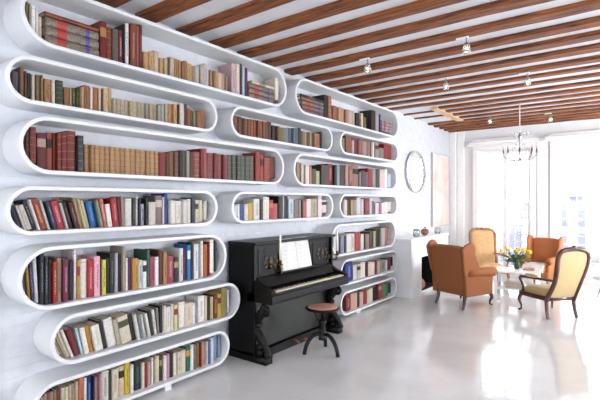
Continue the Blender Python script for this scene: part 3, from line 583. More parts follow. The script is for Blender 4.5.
# fall board (sloping), key bed and keys
m = MB(); m.prism([(.365, .86), (.395, .86), (.475, .765), (.365, .765)], .05, PL-.05, 'y'); m.build('fallboard', BLK2, pn, bevel=.003)
m = MB(); m.prism([(.30, .62), (.64, .62), (.655, .635), (.655, .70), (.64, .715), (.30, .715)], .0, PL, 'y'); m.build('key_bed', BLK, pn, bevel=.004)
for y0, y1 in ((0, .07), (PL-.07, PL)): MB().prism([(.365, .71), (.645, .71), (.65, .745), (.60, .765), (.47, .80), (.365, .86)], y0, y1, 'y').build('cheek', BLK, pn, bevel=.006)
MB().box(.62, .645, .07, PL-.07, .71, .728).build('key_slip', BLK, pn, bevel=.003)
ky = MB(); nk = 52; kw = (PL-.14)/nk
for k in range(nk): ky.box(.475, .617, .07+k*kw+.0006, .07+(k+1)*kw-.0006, .722, .742)
o = ky.build('white_keys', IVORY, pn); o['kind'] = 'structure'; del o['kind']
kb = MB(); pat = [1, 1, 0, 1, 1, 1, 0]
for k in range(nk-1):
    if pat[(k+5) % 7]: kb.box(.475, .565, .07+(k+1)*kw-.006, .07+(k+1)*kw+.006, .742, .754)
kb.build('black_keys', BLK, pn)
MB().box(.30, .345, .03, PL-.03, .10, .62).build('lower_panel', mat('satin_black_panel', '#1d1e19', .4, var=.08), pn, bevel=.003)
MB().box(.0, .39, .0, PL, .0, .09).build('plinth', BLK, pn, bevel=.004)
for y in (.055, PL-.055):
    l = MB()
    l.box(.26, .56, y-.05, y+.05, 0, .07)
    pts = []; rr_ = []
    for k in range(22):                                # scrolled bracket: volute at top, S-curve down to the toe block
        t = k/21; pts.append((.50-.10*math.sin(t*PI*1.25)-.02*t+ .02*math.sin(t*PI*3), y, .60-.53*t)); rr_.append(.034+.016*math.sin(t*PI*2.4)**2)
    l.sweep(pts, rr_, 10, up=(0, 1, 0))
    sp = []
    for k in range(20):
        a = k/19*2.6*PI; r_ = .062*(1-k/25); sp.append((.535-.02+r_*math.cos(a+PI*.75), y, .54+r_*math.sin(a+PI*.75)))
    l.sweep(sp, [.022]*14+[.024, .026, .028, .03, .032, .03], 10, up=(0, 1, 0))
    for z_, r_ in ((.16, .05), (.1, .055), (.38, .04)): l.ell((.44 if z_ < .3 else .415, y, z_), (r_, .05, r_*.8), 12, 8)
    l.build('leg', CARVE, pn, smooth=True)
for k in (-.07, .07):
    MB().sweep([(.35, PL/2+k, .07), (.42, PL/2+k, .075), (.47, PL/2+k, .055)], [.008, .010, .016], 8).build('pedal', mat('copper_pedal', '#a0584a', .35, metal=.6), pn, smooth=True)
# music desk is part of the piano; the book on it is not
MB().box(.373, .44, .38, 1.12, .868, .885).build('music_desk_ledge', BLK, pn, bevel=.003)
PX = -3.5
for i, (y, lab) in enumerate(((3.36+.29, 'tall white candle in a brass sconce at the left end of the black piano'), (3.36+PL-.06, 'tall white candle in a brass sconce at the right end of the black piano'))):
    e = thing('candle_sconce', lab, 'candle', (PX+.353, y, .95))
    m = MB(); m.lathe([(.001, 0), (.028, .0), (.03, .008), (.001, .012)], 14, M=Matrix.Rotation(R(90), 4, 'Y'))
    m.sweep([(.005, 0, 0), (.05, 0, -.035), (.10, 0, -.03), (.125, 0, .0), (.125, 0, .03)], .007, 8)
    m.lathe([(.008, .02), (.032, .03), (.034, .036), (.014, .04), (.016, .075), (.013, .078)], 14, (.125, 0))
    m.build('bracket', BRASS, e, smooth=True)
    MB().lathe([(.010, .075), (.010, .345), (.006, .352), (.001, .354)], 14, (.125, 0)).sweep([(.125, 0, .35), (.126, .001, .365)], .0015, 6).build('candle', mat('candle_wax', '#f0ece0', .4), e, smooth=True)
# open white score leaning on the panel
sc = thing('sheet_music', 'open white music score propped on the black piano', 'sheet music', (PX+.415, 4.055, .889))
sc.scale = (1, 1.08, 1.13); sc.rotation_euler = (0, R(-10), 0)
M_sheet = mat('score_paper', '#dedcd6', .7, var=.02)
def score_page(y0, y1, curl):
    m = MB(); nu, nv = 10, 8; vs = []; fs = []
    for t, off in ((0, 0), (1, -.006)):
        for j in range(nv+1):
            for i in range(nu+1):
                u = i/nu; y = y0+(y1-y0)*u; vs.append((-.012+off+.022*math.sin(u*PI)*curl-.02*(j/nv)**2*0+.01*u*(1-j/nv), y, .31*j/nv))
    n = (nu+1)*(nv+1)
    for j in range(nv):
        for i in range(nu):
            a = j*(nu+1)+i; fs.append((a, a+1, a+nu+2, a+nu+1)); fs.append((n+a+nu+1, n+a+nu+2, n+a+1, n+a))
    for i in range(nu): fs.append((i+1, i, n+i, n+i+1)); a = nv*(nu+1)+i; fs.append((a, a+1, n+a+1, n+a))
    for j in range(nv): a = j*(nu+1); fs.append((a, a+nu+1, n+a+nu+1, n+a)); a += nu; fs.append((a+nu+1, a, n+a, n+a+nu+1))
    m.add(vs, fs); return m
score_page(-.245, 0, 1).build('page', M_sheet, sc, smooth=True); score_page(0.0008, .245, 1).build('page', M_sheet, sc, smooth=True)
m = MB(); gx = .012
for side in (-1, 1):
    for k in range(7):
        for ln in range(5):
            z = .275-k*.038-ln*.0036; a, b_ = (-.215, -.03) if side < 0 else (.03, .215)
            m.box(.0085, .0097, a, b_, z, z+.0007)
o = m.build('staff_lines', mat('faint_print', '#a9a7a2', .8), sc)
MB().box(-.034, -.019, -.25, .25, -.002, .30).build('cover', mat('score_cover', '#bdb0a8', .6), sc)
# ---------------------------------------------------------------- piano stool
st = thing('piano_stool', 'round revolving piano stool with pinkish top and black curved iron legs', 'stool', (-2.74, 4.03, 0))
st.scale = (1.1, 1.1, 1.0)
MB().lathe([(.001, .475), (.155, .475), (.168, .482), (.170, .497), (.160, .503), (.001, .503)], 36).build('seat_rim', BLK2, st, smooth=True)
MB().lathe([(.001, .5035), (.150, .5035), (.152, .507), (.13, .514), (.001, .518)], 36).build('seat_pad', mat('terracotta_leather', '#b58271', .45, var=.12, scale=25), st, smooth=True)
MB().lathe([(.012, .3), (.016, .3), (.016, .44), (.05, .46), (.09, .475), (.001, .4755)], 20).build('screw', mat('black_iron', '#17181a', .4, metal=.5), st, smooth=True)
MB().lathe([(.015, .14), (.042, .15), (.034, .18), (.026, .21), (.03, .30), (.04, .335), (.036, .36), (.02, .37)], 20).build('column', mat('black_iron', '#17181a'), st, smooth=True)
for a in (-125, -5, 115):
    ca, sa = math.cos(R(a)), math.sin(R(a)); pts = []
    for r_, z in ((.02, .205), (.06, .215), (.105, .195), (.145, .15), (.172, .095), (.185, .045), (.19, .008)): pts.append((r_*ca, r_*sa, z))
    MB().sweep(pts, [.018, .021, .021, .021, .020, .019, .020], 10).build('leg', mat('black_iron', '#17181a'), st, smooth=True)
    MB().sweep([(.03*ca, .03*sa, .35), (.06*ca, .06*sa, .39), (.075*ca, .075*sa, .44), (.11*ca, .11*sa, .473)], .007, 8).build('brace', mat('black_iron', '#17181a'), st, smooth=True)
# ---------------------------------------------------------------- fireplace
FX, FY0, FY1 = -3.06, 7.17, 9.0
fp = thing('fireplace', 'plain white fireplace surround with a black firebox beyond the bookshelves', 'fireplace', (WX, FY0, 0))
W_ = FY1-FY0; dX = FX-WX
m = MB(); oy0, oy1, oz0, oz1 = .45, 1.38, .05, .66
m.box(0.001, dX, 0, oy0, 0, .985).box(0.001, dX, oy1, W_, 0, .985).box(0.001, dX, oy0, oy1, oz1, .985).box(0.001, dX, oy0, oy1, 0, oz0)
m.build('surround', M_plast, fp, bevel=.006)
MB().box(.001, dX+.02, -.015, W_+.015, .986, 1.016).build('mantel', M_paint, fp, bevel=.006)
m = MB(); m.box(.03, dX-.03, oy0, oy0+.012, oz0, oz1).box(.03, dX-.03, oy1-.012, oy1, oz0, oz1).box(.03, .05, oy0, oy1, oz0, oz1).box(.05, dX-.03, oy0, oy1, oz1-.012, oz1).box(.03, dX-.03, oy0, oy1, oz0, oz0+.012)
m.build('firebox', mat('soot_black', '#14110f', .9, var=.3, scale=8, bump=.5), fp)
e = thing('clay_pot', 'round terracotta pot standing inside the black firebox', 'pot', (FX-.12, FY0+.60, .062))
MB().lathe([(.03, 0), (.075, .01), (.115, .06), (.12, .11), (.095, .165), (.06, .19), (.066, .205), (.055, .205), (.05, .185), (.001, .15)], 24).build('pot_body', mat('terracotta', '#a8705a', .7, var=.2, scale=14), e, smooth=True)
MB().lathe([(.001, .15), (.049, .15), (.049, .178), (.001, .18)], 16).build('pot_filling', mat('soot_black', '#14110f'), e)
GL = mat('clear_glass', '#f4f8f8', .03, trans=1, var=0)
def on_mantel(u, dx): # place along the mantel as seen
    return yz(u, 0, -FX+dx)[0]
for u, lab, hgt in ((416.5, 'clear glass jar with grey lid on the mantel, nearer the bookshelves', .12), (437.5, 'small clear glass tumbler on the mantel, right of the brown bowl', .11)):
    e = thing('glass_jar', lab, 'jar', (FX-.12, on_mantel(u, .12), 1.0175))
    MB().lathe([(.001, 0), (.05, 0), (.056, .01), (.058, hgt-.02), (.05, hgt), (.047, hgt), (.053, hgt-.02), (.051, .012), (.001, .008)], 24).build('jar_body', GL, e, smooth=True)
    MB().lathe([(.001, .01), (.049, .012), (.05, hgt*.5), (.001, hgt*.5)], 20).build('jar_filling', mat('pale_wax', '#dfe0dc', .5), e, smooth=True)
    if u < 420: MB().lathe([(.001, hgt+.0005), (.054, hgt+.0005), (.054, hgt+.012), (.02, hgt+.018), (.001, hgt+.02)], 24).build('jar_lid', mat('grey_metal', '#8f9192', .35, metal=.7), e, smooth=True)
e = thing('wooden_bowl', 'small brown wooden bowl with a handle on the white mantel', 'bowl', (FX-.12, on_mantel(424.8, .12), 1.0175))
MB().lathe([(.001, 0), (.03, 0), (.045, .012), (.072, .05), (.074, .085), (.06, .115), (.055, .113), (.066, .085), (.06, .05), (.001, .02)], 24).build('bowl_body', wood('turned_wood', '#4a2f20', '#9a7050', (5, 5, 18), .5), e, smooth=True)
MB().sweep([(.0, -.06, .11), (0, -.03, .15), (0, .02, .155), (0, .055, .115)], .008, 8).build('handle', mat('dark_twig', '#5a4438', .6), e, smooth=True)
# ---------------------------------------------------------------- mirror and painting on the brick wall
yc = 8.47
mr = thing('round_mirror', 'large round wall mirror with a thin grey twig frame over the mantel', 'mirror', (WX, yc, 2.24))
RY, RZ = .46, .40
def ring(ry, rz, x, n=48, w=0): return [(x+random.uniform(-w, w), (ry+random.uniform(-w, w))*math.cos(2*PI*k/n), (rz+random.uniform(-w, w))*math.sin(2*PI*k/n)) for k in range(n)]
m = MB(); m.sweep(ring(RY, RZ, .035), .009, 8, closed=True, up=(1, 0, 0))
for k in range(3): m.sweep(ring(RY+.004, RZ+.004, .04, 48, .012), .005, 6, closed=True, up=(1, 0, 0))
m.build('frame', mat('grey_twig', '#c4c4c2', .6, var=.3, scale=30), mr, smooth=True)
m = MB()
for k in range(16):
    a = random.uniform(-1.3, 1.3) if k < 11 else random.uniform(3.6, 4.6); p = Vector((.045, RY*math.cos(a), RZ*math.sin(a))); q = p+Vector((.01, random.uniform(-.05, .05), random.uniform(-.05, .05)))
    m.sweep([p, (p+q)/2+Vector((.008, 0, 0)), q], [.004, .003, .002], 5); m.ell(q, (.008, .010, .014), 6, 5)
m.build('twig_leaf', mat('silver_leaf', '#c2c2c0', .5, var=.2), mr, smooth=True)
vs = [(.025, (RY-.008)*math.cos(2*PI*k/48), (RZ-.008)*math.sin(2*PI*k/48)) for k in range(48)]
m = MB(); m.prism([(a, b_) for _, a, b_ in vs], .012, .026, 'x'); m.build('mirror_glass', mat('silvered_glass', '#f2f4f4', .04, metal=1, var=0), mr)
MB().box(.0005, .012, -.15, .15, -.12, .12).build('backing', M_paint, mr)
# painting: pale pink washes
mp_ = bpy.data.materials.new('pink_wash'); mp_.use_nodes = True; nt = mp_.node_tree; b = nt.nodes['Principled BSDF']; b.inputs['Roughness'].default_value = .8
tc = nt.nodes.new('ShaderNodeTexCoord'); ng = nt.nodes.new('ShaderNodeTexNoise'); ng.inputs['Scale'].default_value = 1.6; ng.inputs['Detail'].default_value = 6; ng.inputs['Distortion'].default_value = 1.5
cr = nt.nodes.new('ShaderNodeValToRGB'); cr.color_ramp.elements[0].position = .3; cr.color_ramp.elements[0].color = hexc('#f0b8aa'); cr.color_ramp.elements[1].position = .7; cr.color_ramp.elements[1].color = hexc('#f6dcd6')
e2 = cr.color_ramp.elements.new(.5); e2.color = hexc('#f3cbc2')
L = nt.links.new; L(tc.outputs['Object'], ng.inputs['Vector']); L(ng.outputs['Fac'], cr.inputs['Fac']); L(cr.outputs['Color'], b.inputs['Base Color'])
ya, za = yz(432.5, 153.5, -WX-.03); yb_, zb_ = yz(448.5, 224, -WX-.03)
zt_ = EYE+(V0-153.5)*(F*(-WX)/(CT*(UV-432.5)))/F; zl_ = EYE+(V0-224)*(F*(-WX)/(CT*(UV-448.5)))/F
pt = thing('painting', 'tall pale pink painting in a thin white frame hanging beside the round mirror', 'painting', (WX, (ya+yb_)/2, (zt_+zl_)/2))
hw, hh = (yb_-ya)/2, (zt_-zl_)/2
MB().box(.0008, .035, -hw, hw, -hh, hh).build('canvas', mp_, pt)
m = MB(); t = .015
m.box(.0008, .045, -hw-t, -hw, -hh-t, hh+t).box(.0008, .045, hw, hw+t, -hh-t, hh+t).box(.0008, .045, -hw, hw, hh, hh+t).box(.0008, .045, -hw, hw, -hh-t, -hh)
m.build('frame', mat('pale_grey_frame', '#b9b7b4', .5), pt)
# ---------------------------------------------------------------- chairs
CARA = mat('caramel_upholstery', '#925730', .75, var=.05, scale=160, bump=.25)
CARA2 = mat('orange_upholstery', '#bb7543', .75, var=.05, scale=160, bump=.25)
MAHO = wood('mahogany', '#2a0e09', '#5a2214', (6, 6, 1.5), .28, coat=.4, bump=.1)
HONEY = wood('honey_oak', '#8a5a38', '#b98660', (6, 6, 1.5), .4, bump=.1)
GOLD = mat('gold_velvet', '#c4ab7e', .7, var=.05, scale=90, bump=.15)
TANV = mat('tan_velvet', '#deb27e', .7, var=.06, scale=20, bump=.15)
STUD = mat('piping_cord', '#8a4a24', .6)
def cabriole(e, x, y, top, sgn, m_, rsc=1.0):
    d = 1 if y > 0 else -1
    pts = [(x, y, top), (x+.012*sgn, y+.018*d, top*.8), (x+.015*sgn, y+.022*d, top*.62), (x-.004*sgn, y, top*.35), (x-.004*sgn, y+.002*d, top*.14), (x+.012*sgn, y+.022*d, .022), (x+.016*sgn, y+.03*d, .012)]
    MB().sweep(pts, [.032*rsc, .031*rsc, .026*rsc, .017*rsc, .014*rsc, .02*rsc, .012*rsc], 10, up=(0, 1, 0)).build('leg', m_, e, smooth=True)
def wing_chair(label, loc, rz, up_, legm, group=None, throw=False, sc=1.0):
    e = thing('wing_armchair', label, 'armchair', (loc[0], loc[1], 0), rz, group)
    T = Matrix.Translation((0, -.27, .30)) @ Matrix.Rotation(R(11), 4, 'X')    # the back leans away
    def top(x): return .685-.012*(x/.3)**2
    pts = [(-.25, -.04), (.25, -.04)]+[(x/10*.31, top(x/10*.31)-(.03 if abs(x) == 10 else 0)) for x in range(10, -11, -1)]
    m = MB(); m.prism([(a, b_) for a, b_ in pts], -.06, .05, 'y', M=T); m.build('backrest', up_, e, bevel=.03, seg=4)
    for s in (-1, 1):
        w = [(-.06, .24), (.10, .24), (.27, .27), (.25, .36), (.20, .46), (.20, .56), (.205, .64), (.17, .70), (.10, .725), (.02, .71), (-.06, .66)]
        m = MB(); Tw = T @ Matrix.Translation((s*.30, .0, 0)) @ Matrix.Rotation(R(-7*s), 4, 'Z') @ Matrix.Rotation(R(4*s), 4, 'Y')
        m.prism([(a, b_) for a, b_ in w], -.028, .028, 'x', M=Tw); m.build('wing', up_, e, bevel=.025, seg=4)
        # outer side panel and rolled arm
        m = MB(); m.prism([(-.33, .20), (.30, .20), (.30, .50), (-.12, .54), (-.36, .56)], s*.30-.035, s*.30+.035, 'x'); m.build('arm_panel', up_, e, bevel=.018, seg=3)
        m = MB(); m.sweep([(s*.325, -.30, .565), (s*.328, -.1, .565), (s*.333, .12, .56), (s*.335, .30, .55), (s*.335, .335, .545)], [.055, .062, .068, .072, .055], 16); m.build('armrest', up_, e, smooth=True)
        m = MB().lathe([(.001, 0), (.05, .0), (.052, .008), (.001, .014)], 18, M=Matrix.Translation((s*.335, .328, .547)) @ Matrix.Rotation(R(-90), 4, 'X')); m.build('arm_facing', STUD, e, smooth=True)
    MB().box(-.32, .32, -.30, .32, .20, .335).build('seat_frame', up_, e, bevel=.02, seg=3)
    MB().ell((0, .03, .395), (.275, .33, .075), 28, 12, .38).build('seat_cushion', up_, e, smooth=True)
    for s in (-1, 1):
        cabriole(e, s*.285, .29, .21, s, legm)
        MB().sweep([(s*.25, -.27, .22), (s*.255, -.29, .12), (s*.265, -.33, .004)], [.03, .024, .017], 8, square=True, up=(0, 1, 0)).build('leg', legm, e)
    if throw:
        m = MB(); vs = []; fs = []; nu, nv = 16, 14
        path = [(-.10, .475), (.0, .480), (.12, .482), (.25, .478), (.33, .465), (.378, .43), (.388, .38), (.386, .33)]
        for j, (y, z) in enumerate(path):
            for i in range(nu+1): vs.append((-.24+.48*i/nu, y+.004*math.sin(i*1.3)*(j > 4), z+.004*math.sin(i*1.1+j)))
        n_ = nu+1
        for j in range(len(path)-1):
            for i in range(nu): a = j*n_+i; fs.append((a, a+1, a+n_+1, a+n_))
        m.add(vs, fs); o = m.build('seat_throw', mat('white_wool', '#efece6', .9, bump=.2, scale=80), None, smooth=True)
        so = o.modifiers.new('s', 'SOLIDIFY'); so.thickness = .008; so.offset = 1
        o.location = (loc[0], loc[1], 0); o.rotation_euler = (0, 0, rz); o.scale = sc; o.name = 'wool_throw'
        tag(o, 'white throw spread over the seat of the orange wing chair by the windows', 'throw')
    e.scale = sc if isinstance(sc, tuple) else (sc,)*3
    return e
wing_chair('caramel wing armchair with its back turned, standing in front of the fireplace', (-2.24, 7.30), R(-21.4), CARA, MAHO)
wing_chair('orange wing armchair facing the room between the two tall windows, white throw on it', (-1.52, 9.72), R(168), CARA2, HONEY, throw=True, sc=(.80, .88, .95))
def salon_chair(label, loc, rz, fab, wd, crest, H=1.0, waist=True, sc=1.0, armpad=True):
    e = thing('open_armchair', label, 'armchair', (loc[0], loc[1], 0), rz); e.scale = (sc, sc, sc)
    sh = .27; Hb = H-sh; tl = R(17)
    T = Matrix.Translation((0, -.235, sh)) @ Matrix.Rotation(tl, 4, 'X')
    # outline of the back: narrow at the seat, waisted, broad rounded shoulders
    if waist: half = [(.210, -.03), (.204, .06), (.196, .14), (.194, .22), (.200, .30), (.211, .38), (.222, .46), (.224, .53), (.208, .585), (.172, .615), (.12, .628), (.06, .636), (.0, .638)]
    else: half = [(.205, -.03), (.212, .06), (.216, .2), (.222, .34), (.228, .48), (.228, .56), (.215, .61), (.175, .642), (.12, .652), (.06, .655), (0, .656)]
    k_ = Hb/.66
    half = [(a, b_*k_) for a, b_ in half]
    loop = [(-a, b_) for a, b_ in half]+[(a, b_) for a, b_ in reversed(half[:-1])]
    def back_pt(a, b_, off=0): q = T @ Vector((a, off-.06*math.sin(max(0, b_)/Hb*PI*.9)*(1 if waist else .4), b_)); return q
    MB().sweep([back_pt(a, b_) for a, b_ in loop], .033, 8, aspect=.85, up=(0, 1, 0)).build('back_frame', wd, e, smooth=True)
    MB().sweep([back_pt(-.205, .01), back_pt(0, .0), back_pt(.205, .01)], .024, 8, up=(0, 1, 0)).build('back_rail', wd, e, smooth=True)
    if crest:
        m = MB()
        for a, b_, r_ in ((0, .655, .03), (-.045, .645, .022), (.045, .645, .022), (-.085, .637, .015), (.085, .637, .015)): m.ell(back_pt(a, b_*k_), (r_*1.3, .024, r_*.85), 12, 8)
        m.build('crest', wd, e, smooth=True)
    # padded panel
    m = MB(); nv = 18; nu = 12; grid = {0: [], 1: []}
    hs = [p for p in half]
    def halfw(b_):
        for (a0, b0), (a1, b1) in zip(hs, hs[1:]):
            if b0 <= b_ <= b1: return a0+(a1-a0)*(b_-b0)/(b1-b0+1e-9)
        return 0
    vs = []; fs = []; zmax = hs[-1][1]
    for side in (0, 1):
        for j in range(nv+1):
            b_ = .0+(zmax-.02)*(1-(1-j/nv)**1.25); w_ = max(.02, halfw(b_)-.008)
            for i in range(nu+1):
                q = -1+2*i/nu; pad = (1-q**4)*(1-(2*j/nv-1)**6)
                vs.append(back_pt(w_*q, b_, (.008+.035*pad) if side == 0 else (-.010-.006*pad)))
    n_ = (nu+1)*(nv+1)
    for j in range(nv):
        for i in range(nu):
            a = j*(nu+1)+i; fs.append((a, a+1, a+nu+2, a+nu+1)); fs.append((n_+a+nu+1, n_+a+nu+2, n_+a+1, n_+a))
    for i in range(nu): fs.append((i, n_+i, n_+i+1, i+1)); a = nv*(nu+1)+i; fs.append((a, a+1, n_+a+1, n_+a))
    for j in range(nv): a = j*(nu+1); fs.append((a, a+nu+1, n_+a+nu+1, n_+a)); a += nu; fs.append((a+nu+1, a, n_+a, n_+a+nu+1))
    m.add(vs, fs); m.build('back_panel', fab, e, smooth=True)
    # seat
    m = MB()
    m.prism([(-.215, -.235), (.215, -.235), (.275, .26), (-.275, .26)], .235, .298, 'z'); m.build('seat_frame', wd, e, bevel=.008)
    m = MB(); vs = []; fs = []; nu = nv = 14
    for j in range(nv+1):
        y = -.225+.475*j/nv; w_ = .205+.06*j/nv
        for i in range(nu+1):
            q = -1+2*i/nu; p_ = -1+2*j/nv; vs.append((w_*q, y, .298+.095*((1-q**6)*(1-p_**6))**.6))
    for j in range(nv):
        for i in range(nu): a = j*(nu+1)+i; fs.append((a, a+1, a+nu+2, a+nu+1))
    rim = [i for i in range(nu+1)]+[j*(nu+1)+nu for j in range(1, nv+1)]+[nv*(nu+1)+i for i in range(nu-1, -1, -1)]+[j*(nu+1) for j in range(nv-1, 0, -1)]
    fs.append(tuple(reversed(rim))); m.add(vs, fs); m.build('seat_cushion', fab, e, smooth=True)
    for s in (-1, 1):
        # arm: from the stile forward, ending in a scroll, with a curved support down to the seat rail
        q = back_pt(s*.200, .255*k_)
        pts = [q, Vector((s*.235, q.y+.08, q.z-.002)), Vector((s*.268, -.03, q.z-.012)), Vector((s*.285, .10, q.z-.015)), Vector((s*.292, .17, q.z-.02)), Vector((s*.292, .205, q.z-.035)), Vector((s*.290, .21, q.z-.062)), Vector((s*.286, .18, q.z-.10)), Vector((s*.28, .155, q.z-.16)), Vector((s*.272, .17, q.z-.225)), Vector((s*.262, .215, .29))]
        MB().sweep(pts, [.018, .017, .019, .021, .022, .021, .019, .017, .017, .019, .024], 10, up=(1, 0, 0)).build('arm', wd, e, smooth=True)
        if armpad: MB().ell((s*.272, .02, q.z+.016), (.034, .115, .026), 14, 8, .8, M=Matrix.Rotation(R(-5*s), 4, 'Z')).build('arm_pad', fab, e, smooth=True)
        cabriole(e, s*.255, .235, .25, s, wd, .85)
        MB().sweep([(s*.205, -.225, .30), (s*.207, -.225, .22), (s*.212, -.24, .11), (s*.218, -.27, .004)], [.026, .025, .022, .019], 8, square=True, up=(0, 1, 0)).build('leg', wd, e)
    return e
salon_chair('mahogany open armchair with golden velvet back, seen from behind, nearest the camera', (-1.05, 7.43), R(46.7), GOLD, MAHO, True, H=1.03, sc=1.04)
salon_chair('tan velvet open armchair with pale wood frame beside the left window, facing the room', (-2.38, 9.42), R(-150), TANV, HONEY, False, H=1.04, waist=False, sc=1.07)
# ---------------------------------------------------------------- coffee table with magazines and flowers
TX, TY = -1.72, 8.72
tb = thing('coffee_table', 'low white coffee table between the armchairs with a lower shelf', 'table', (TX, TY, 0), R(6))
M_tab = mat('white_table_paint', '#f3f2ef', .25, var=.01)
MB().box(-.36, .36, -.28, .28, .395, .43).build('tabletop', M_tab, tb, bevel=.006)
for x in (-.33, .33):
    for y in (-.25, .25): MB().box(x-.024, x+.024, y-.024, y+.024, 0, .394).build('leg', M_tab, tb, bevel=.003)
MB().box(-.306, .306, -.226, .226, .10, .118).build('lower_shelf', M_tab, tb, bevel=.003)
zz = .1188
for i, (w_, d_, h_, c_, lab) in enumerate(((.30, .40, .03, '#8e9296', 'grey coffee-table book lowest in the pile on the table shelf'), (.29, .38, .026, '#d4d2cc', 'off-white book second in the pile under the table'),
        (.29, .37, .03, '#75797c', 'dark grey book third in the pile under the table'), (.27, .36, .022, '#c9c4ba', 'beige magazine topmost in the pile under the table'))):
    T = Matrix.Rotation(R(random.uniform(-5, 5)+6), 4, 'Z')
    m = MB(); m.box(-w_/2, w_/2, -d_/2, d_/2, 0, .003, M=T).box(-w_/2, w_/2, -d_/2, d_/2, h_-.003, h_, M=T).box(-w_/2, -w_/2+.003, -d_/2, d_/2, .003, h_-.003, M=T)
    o = m.build('book', cover_mat(c_.strip('#')), loc=(TX-.04, TY, zz)); MB().box(-w_/2+.003, w_/2-.004, -d_/2+.004, d_/2-.004, .003, h_-.003, M=T).build('pages', M_page, o)
    tag(o, lab, 'book', 'books piled under the coffee table'); zz += h_+.0008
bq = Matrix.Rotation(R(8), 4, 'Z')
o = MB().box(-.09, .09, -.12, .12, 0, .018, M=bq).build('magazine', cover_mat('cc8a58'), loc=(TX+.16, TY+.12, .4308)); tag(o, 'orange covered booklet lying on the right side of the white table', 'booklet')
VX, VY = TX-.03, TY+.10
vz = thing('flower_vase', 'dark green glass vase holding yellow flowers on the white coffee table', 'vase', (VX, VY, .4308))
vz.scale = (1.1, 1.1, 1.25)
MB().lathe([(.001, 0), (.036, 0), (.04, .01), (.045, .06), (.05, .12), (.058, .155), (.054, .155), (.046, .12), (.041, .06), (.036, .012), (.001, .01)], 24).build('vase_body', mat('green_glass', '#2f4a3c', .12, coat=.4), vz, smooth=True)
MB().lathe([(.001, .012), (.035, .013), (.040, .06), (.045, .115), (.001, .116)], 20).build('water', mat('vase_water', '#51665a', .1), vz, smooth=True)
fb = thing('flower_bouquet', 'bunch of yellow tulips with green leaves standing in the dark vase', 'flowers', (VX, VY, .59))
fb.scale = (1.2, 1.2, 1.25)
G1 = mat('leaf_green', '#3f6b2a', .5, var=.25, scale=20); YEL = mat('yellow_petal', '#f2c52e', .5, var=.1, scale=25); YEL2 = mat('pale_yellow_petal', '#f3dd7c', .5, var=.1, scale=25)
heads = [(-.235, -.02, .10, 1), (-.16, .0, .155, 1), (-.03, -.05, .11, 0), (.03, .02, .125, 0), (.08, -.04, .115, 0), (.13, .03, .12, 0), (.17, -.03, .10, 0), (.21, .02, .085, 0), (.06, .09, .12, 0), (-.09, .07, .12, 1)]
m = MB(); lf = MB()
ca, sa = CT, ST
for hx, hy, hz, pale in heads:
    X = hx*.8-hy*.6; Y = hx*.6+hy*.8
    m.sweep([(X*.05, Y*.05, -.11), (X*.25, Y*.25, .0), (X*.7, Y*.7, hz*.65), (X, Y, hz)], .0035, 6)
for k in range(150):
    a = random.uniform(0, 2*PI); r_ = random.uniform(.02, .17)*(1 if k % 3 else .7); z = random.uniform(-.03, .10)-r_*.15
    p = Vector((r_*math.cos(a), r_*math.sin(a), z)); dr = Vector((math.cos(a), math.sin(a), random.uniform(-.3, .9))).normalized(); sd = dr.cross(Vector((0, 0, 1))).normalized()*random.uniform(.012, .02); ln = random.uniform(.05, .085)
    up_ = Vector((0, 0, .008))
    lf.add([p, p+dr*ln*.4+sd+up_, p+dr*ln, p+dr*ln*.4-sd+up_, p+dr*ln*.45+up_*.1], [(0, 4, 1), (1, 4, 2), (2, 4, 3), (3, 4, 0)])
m.build('stem', G1, fb, smooth=True); o = lf.build('foliage', G1, fb)
so = o.modifiers.new('s', 'SOLIDIFY'); so.thickness = .0015
for hx, hy, hz, pale in heads:
    X = hx*.8-hy*.6; Y = hx*.6+hy*.8; m = MB()
    for k in range(6):
        a = k*PI/3+hx*9; M = Matrix.Translation((X, Y, hz+.012)) @ Matrix.Rotation(a, 4, 'Z') @ Matrix.Translation((.014, 0, 0)) @ Matrix.Rotation(R(22), 4, 'Y')
        m.ell((0, 0, .012), (.008, .019, .028), 8, 6, M=M)
    m.ell((X, Y, hz+.008), (.014, .014, .014), 8, 6); m.build('blossom', YEL2 if pale else YEL, fb, smooth=True)
# ---------------------------------------------------------------- white moulded chair at the right edge
rx, ry = floor_pt(611, 298)
wc = thing('tub_chair', 'white moulded tub chair cut off by the right edge of the picture', 'chair', (rx, ry, 0), R(150))
m = MB(); vs = []; fs = []; na, nz = 28, 8
for side, off in ((0, 0), (1, .02)):
    for j in range(nz+1):
        for i in range(na+1):
            a = -PI*.12+(PI*1.24)*i/na+PI; t = j/nz; r_ = .20+.10*t**.7-off; hgt = .30+(.34*(.45+.55*math.sin((i/na)*PI)))*t
            vs.append((r_*math.cos(a), r_*math.sin(a), hgt))
n_ = (na+1)*(nz+1)
for j in range(nz):
    for i in range(na): a = j*(na+1)+i; fs.append((a, a+1, a+na+2, a+na+1)); fs.append((n_+a+na+1, n_+a+na+2, n_+a+1, n_+a))
for i in range(na): a = nz*(na+1)+i; fs.append((a, a+1, n_+a+1, n_+a)); fs.append((i, n_+i, n_+i+1, i+1))
for j in range(nz): a = j*(na+1); fs.append((a, a+na+1, n_+a+na+1, n_+a)); a += na; fs.append((a+na+1, a, n_+a, n_+a+na+1))
m.add(vs, fs); M_sh = mat('white_moulded_shell', '#eef0ee', .3, var=.01); m.build('backrest', M_sh, wc, smooth=True)
MB().ell((0, .02, .33), (.22, .23, .045), 24, 8, .7).build('seat', M_sh, wc, smooth=True)
for a in (45, 135, 225, 315): MB().sweep([(.10*math.cos(R(a)), .10*math.sin(R(a)), .31), (.2*math.cos(R(a)), .2*math.sin(R(a)), .003)], [.010, .008], 8).build('leg', mat('grey_metal', '#8f9192'), wc, smooth=True)
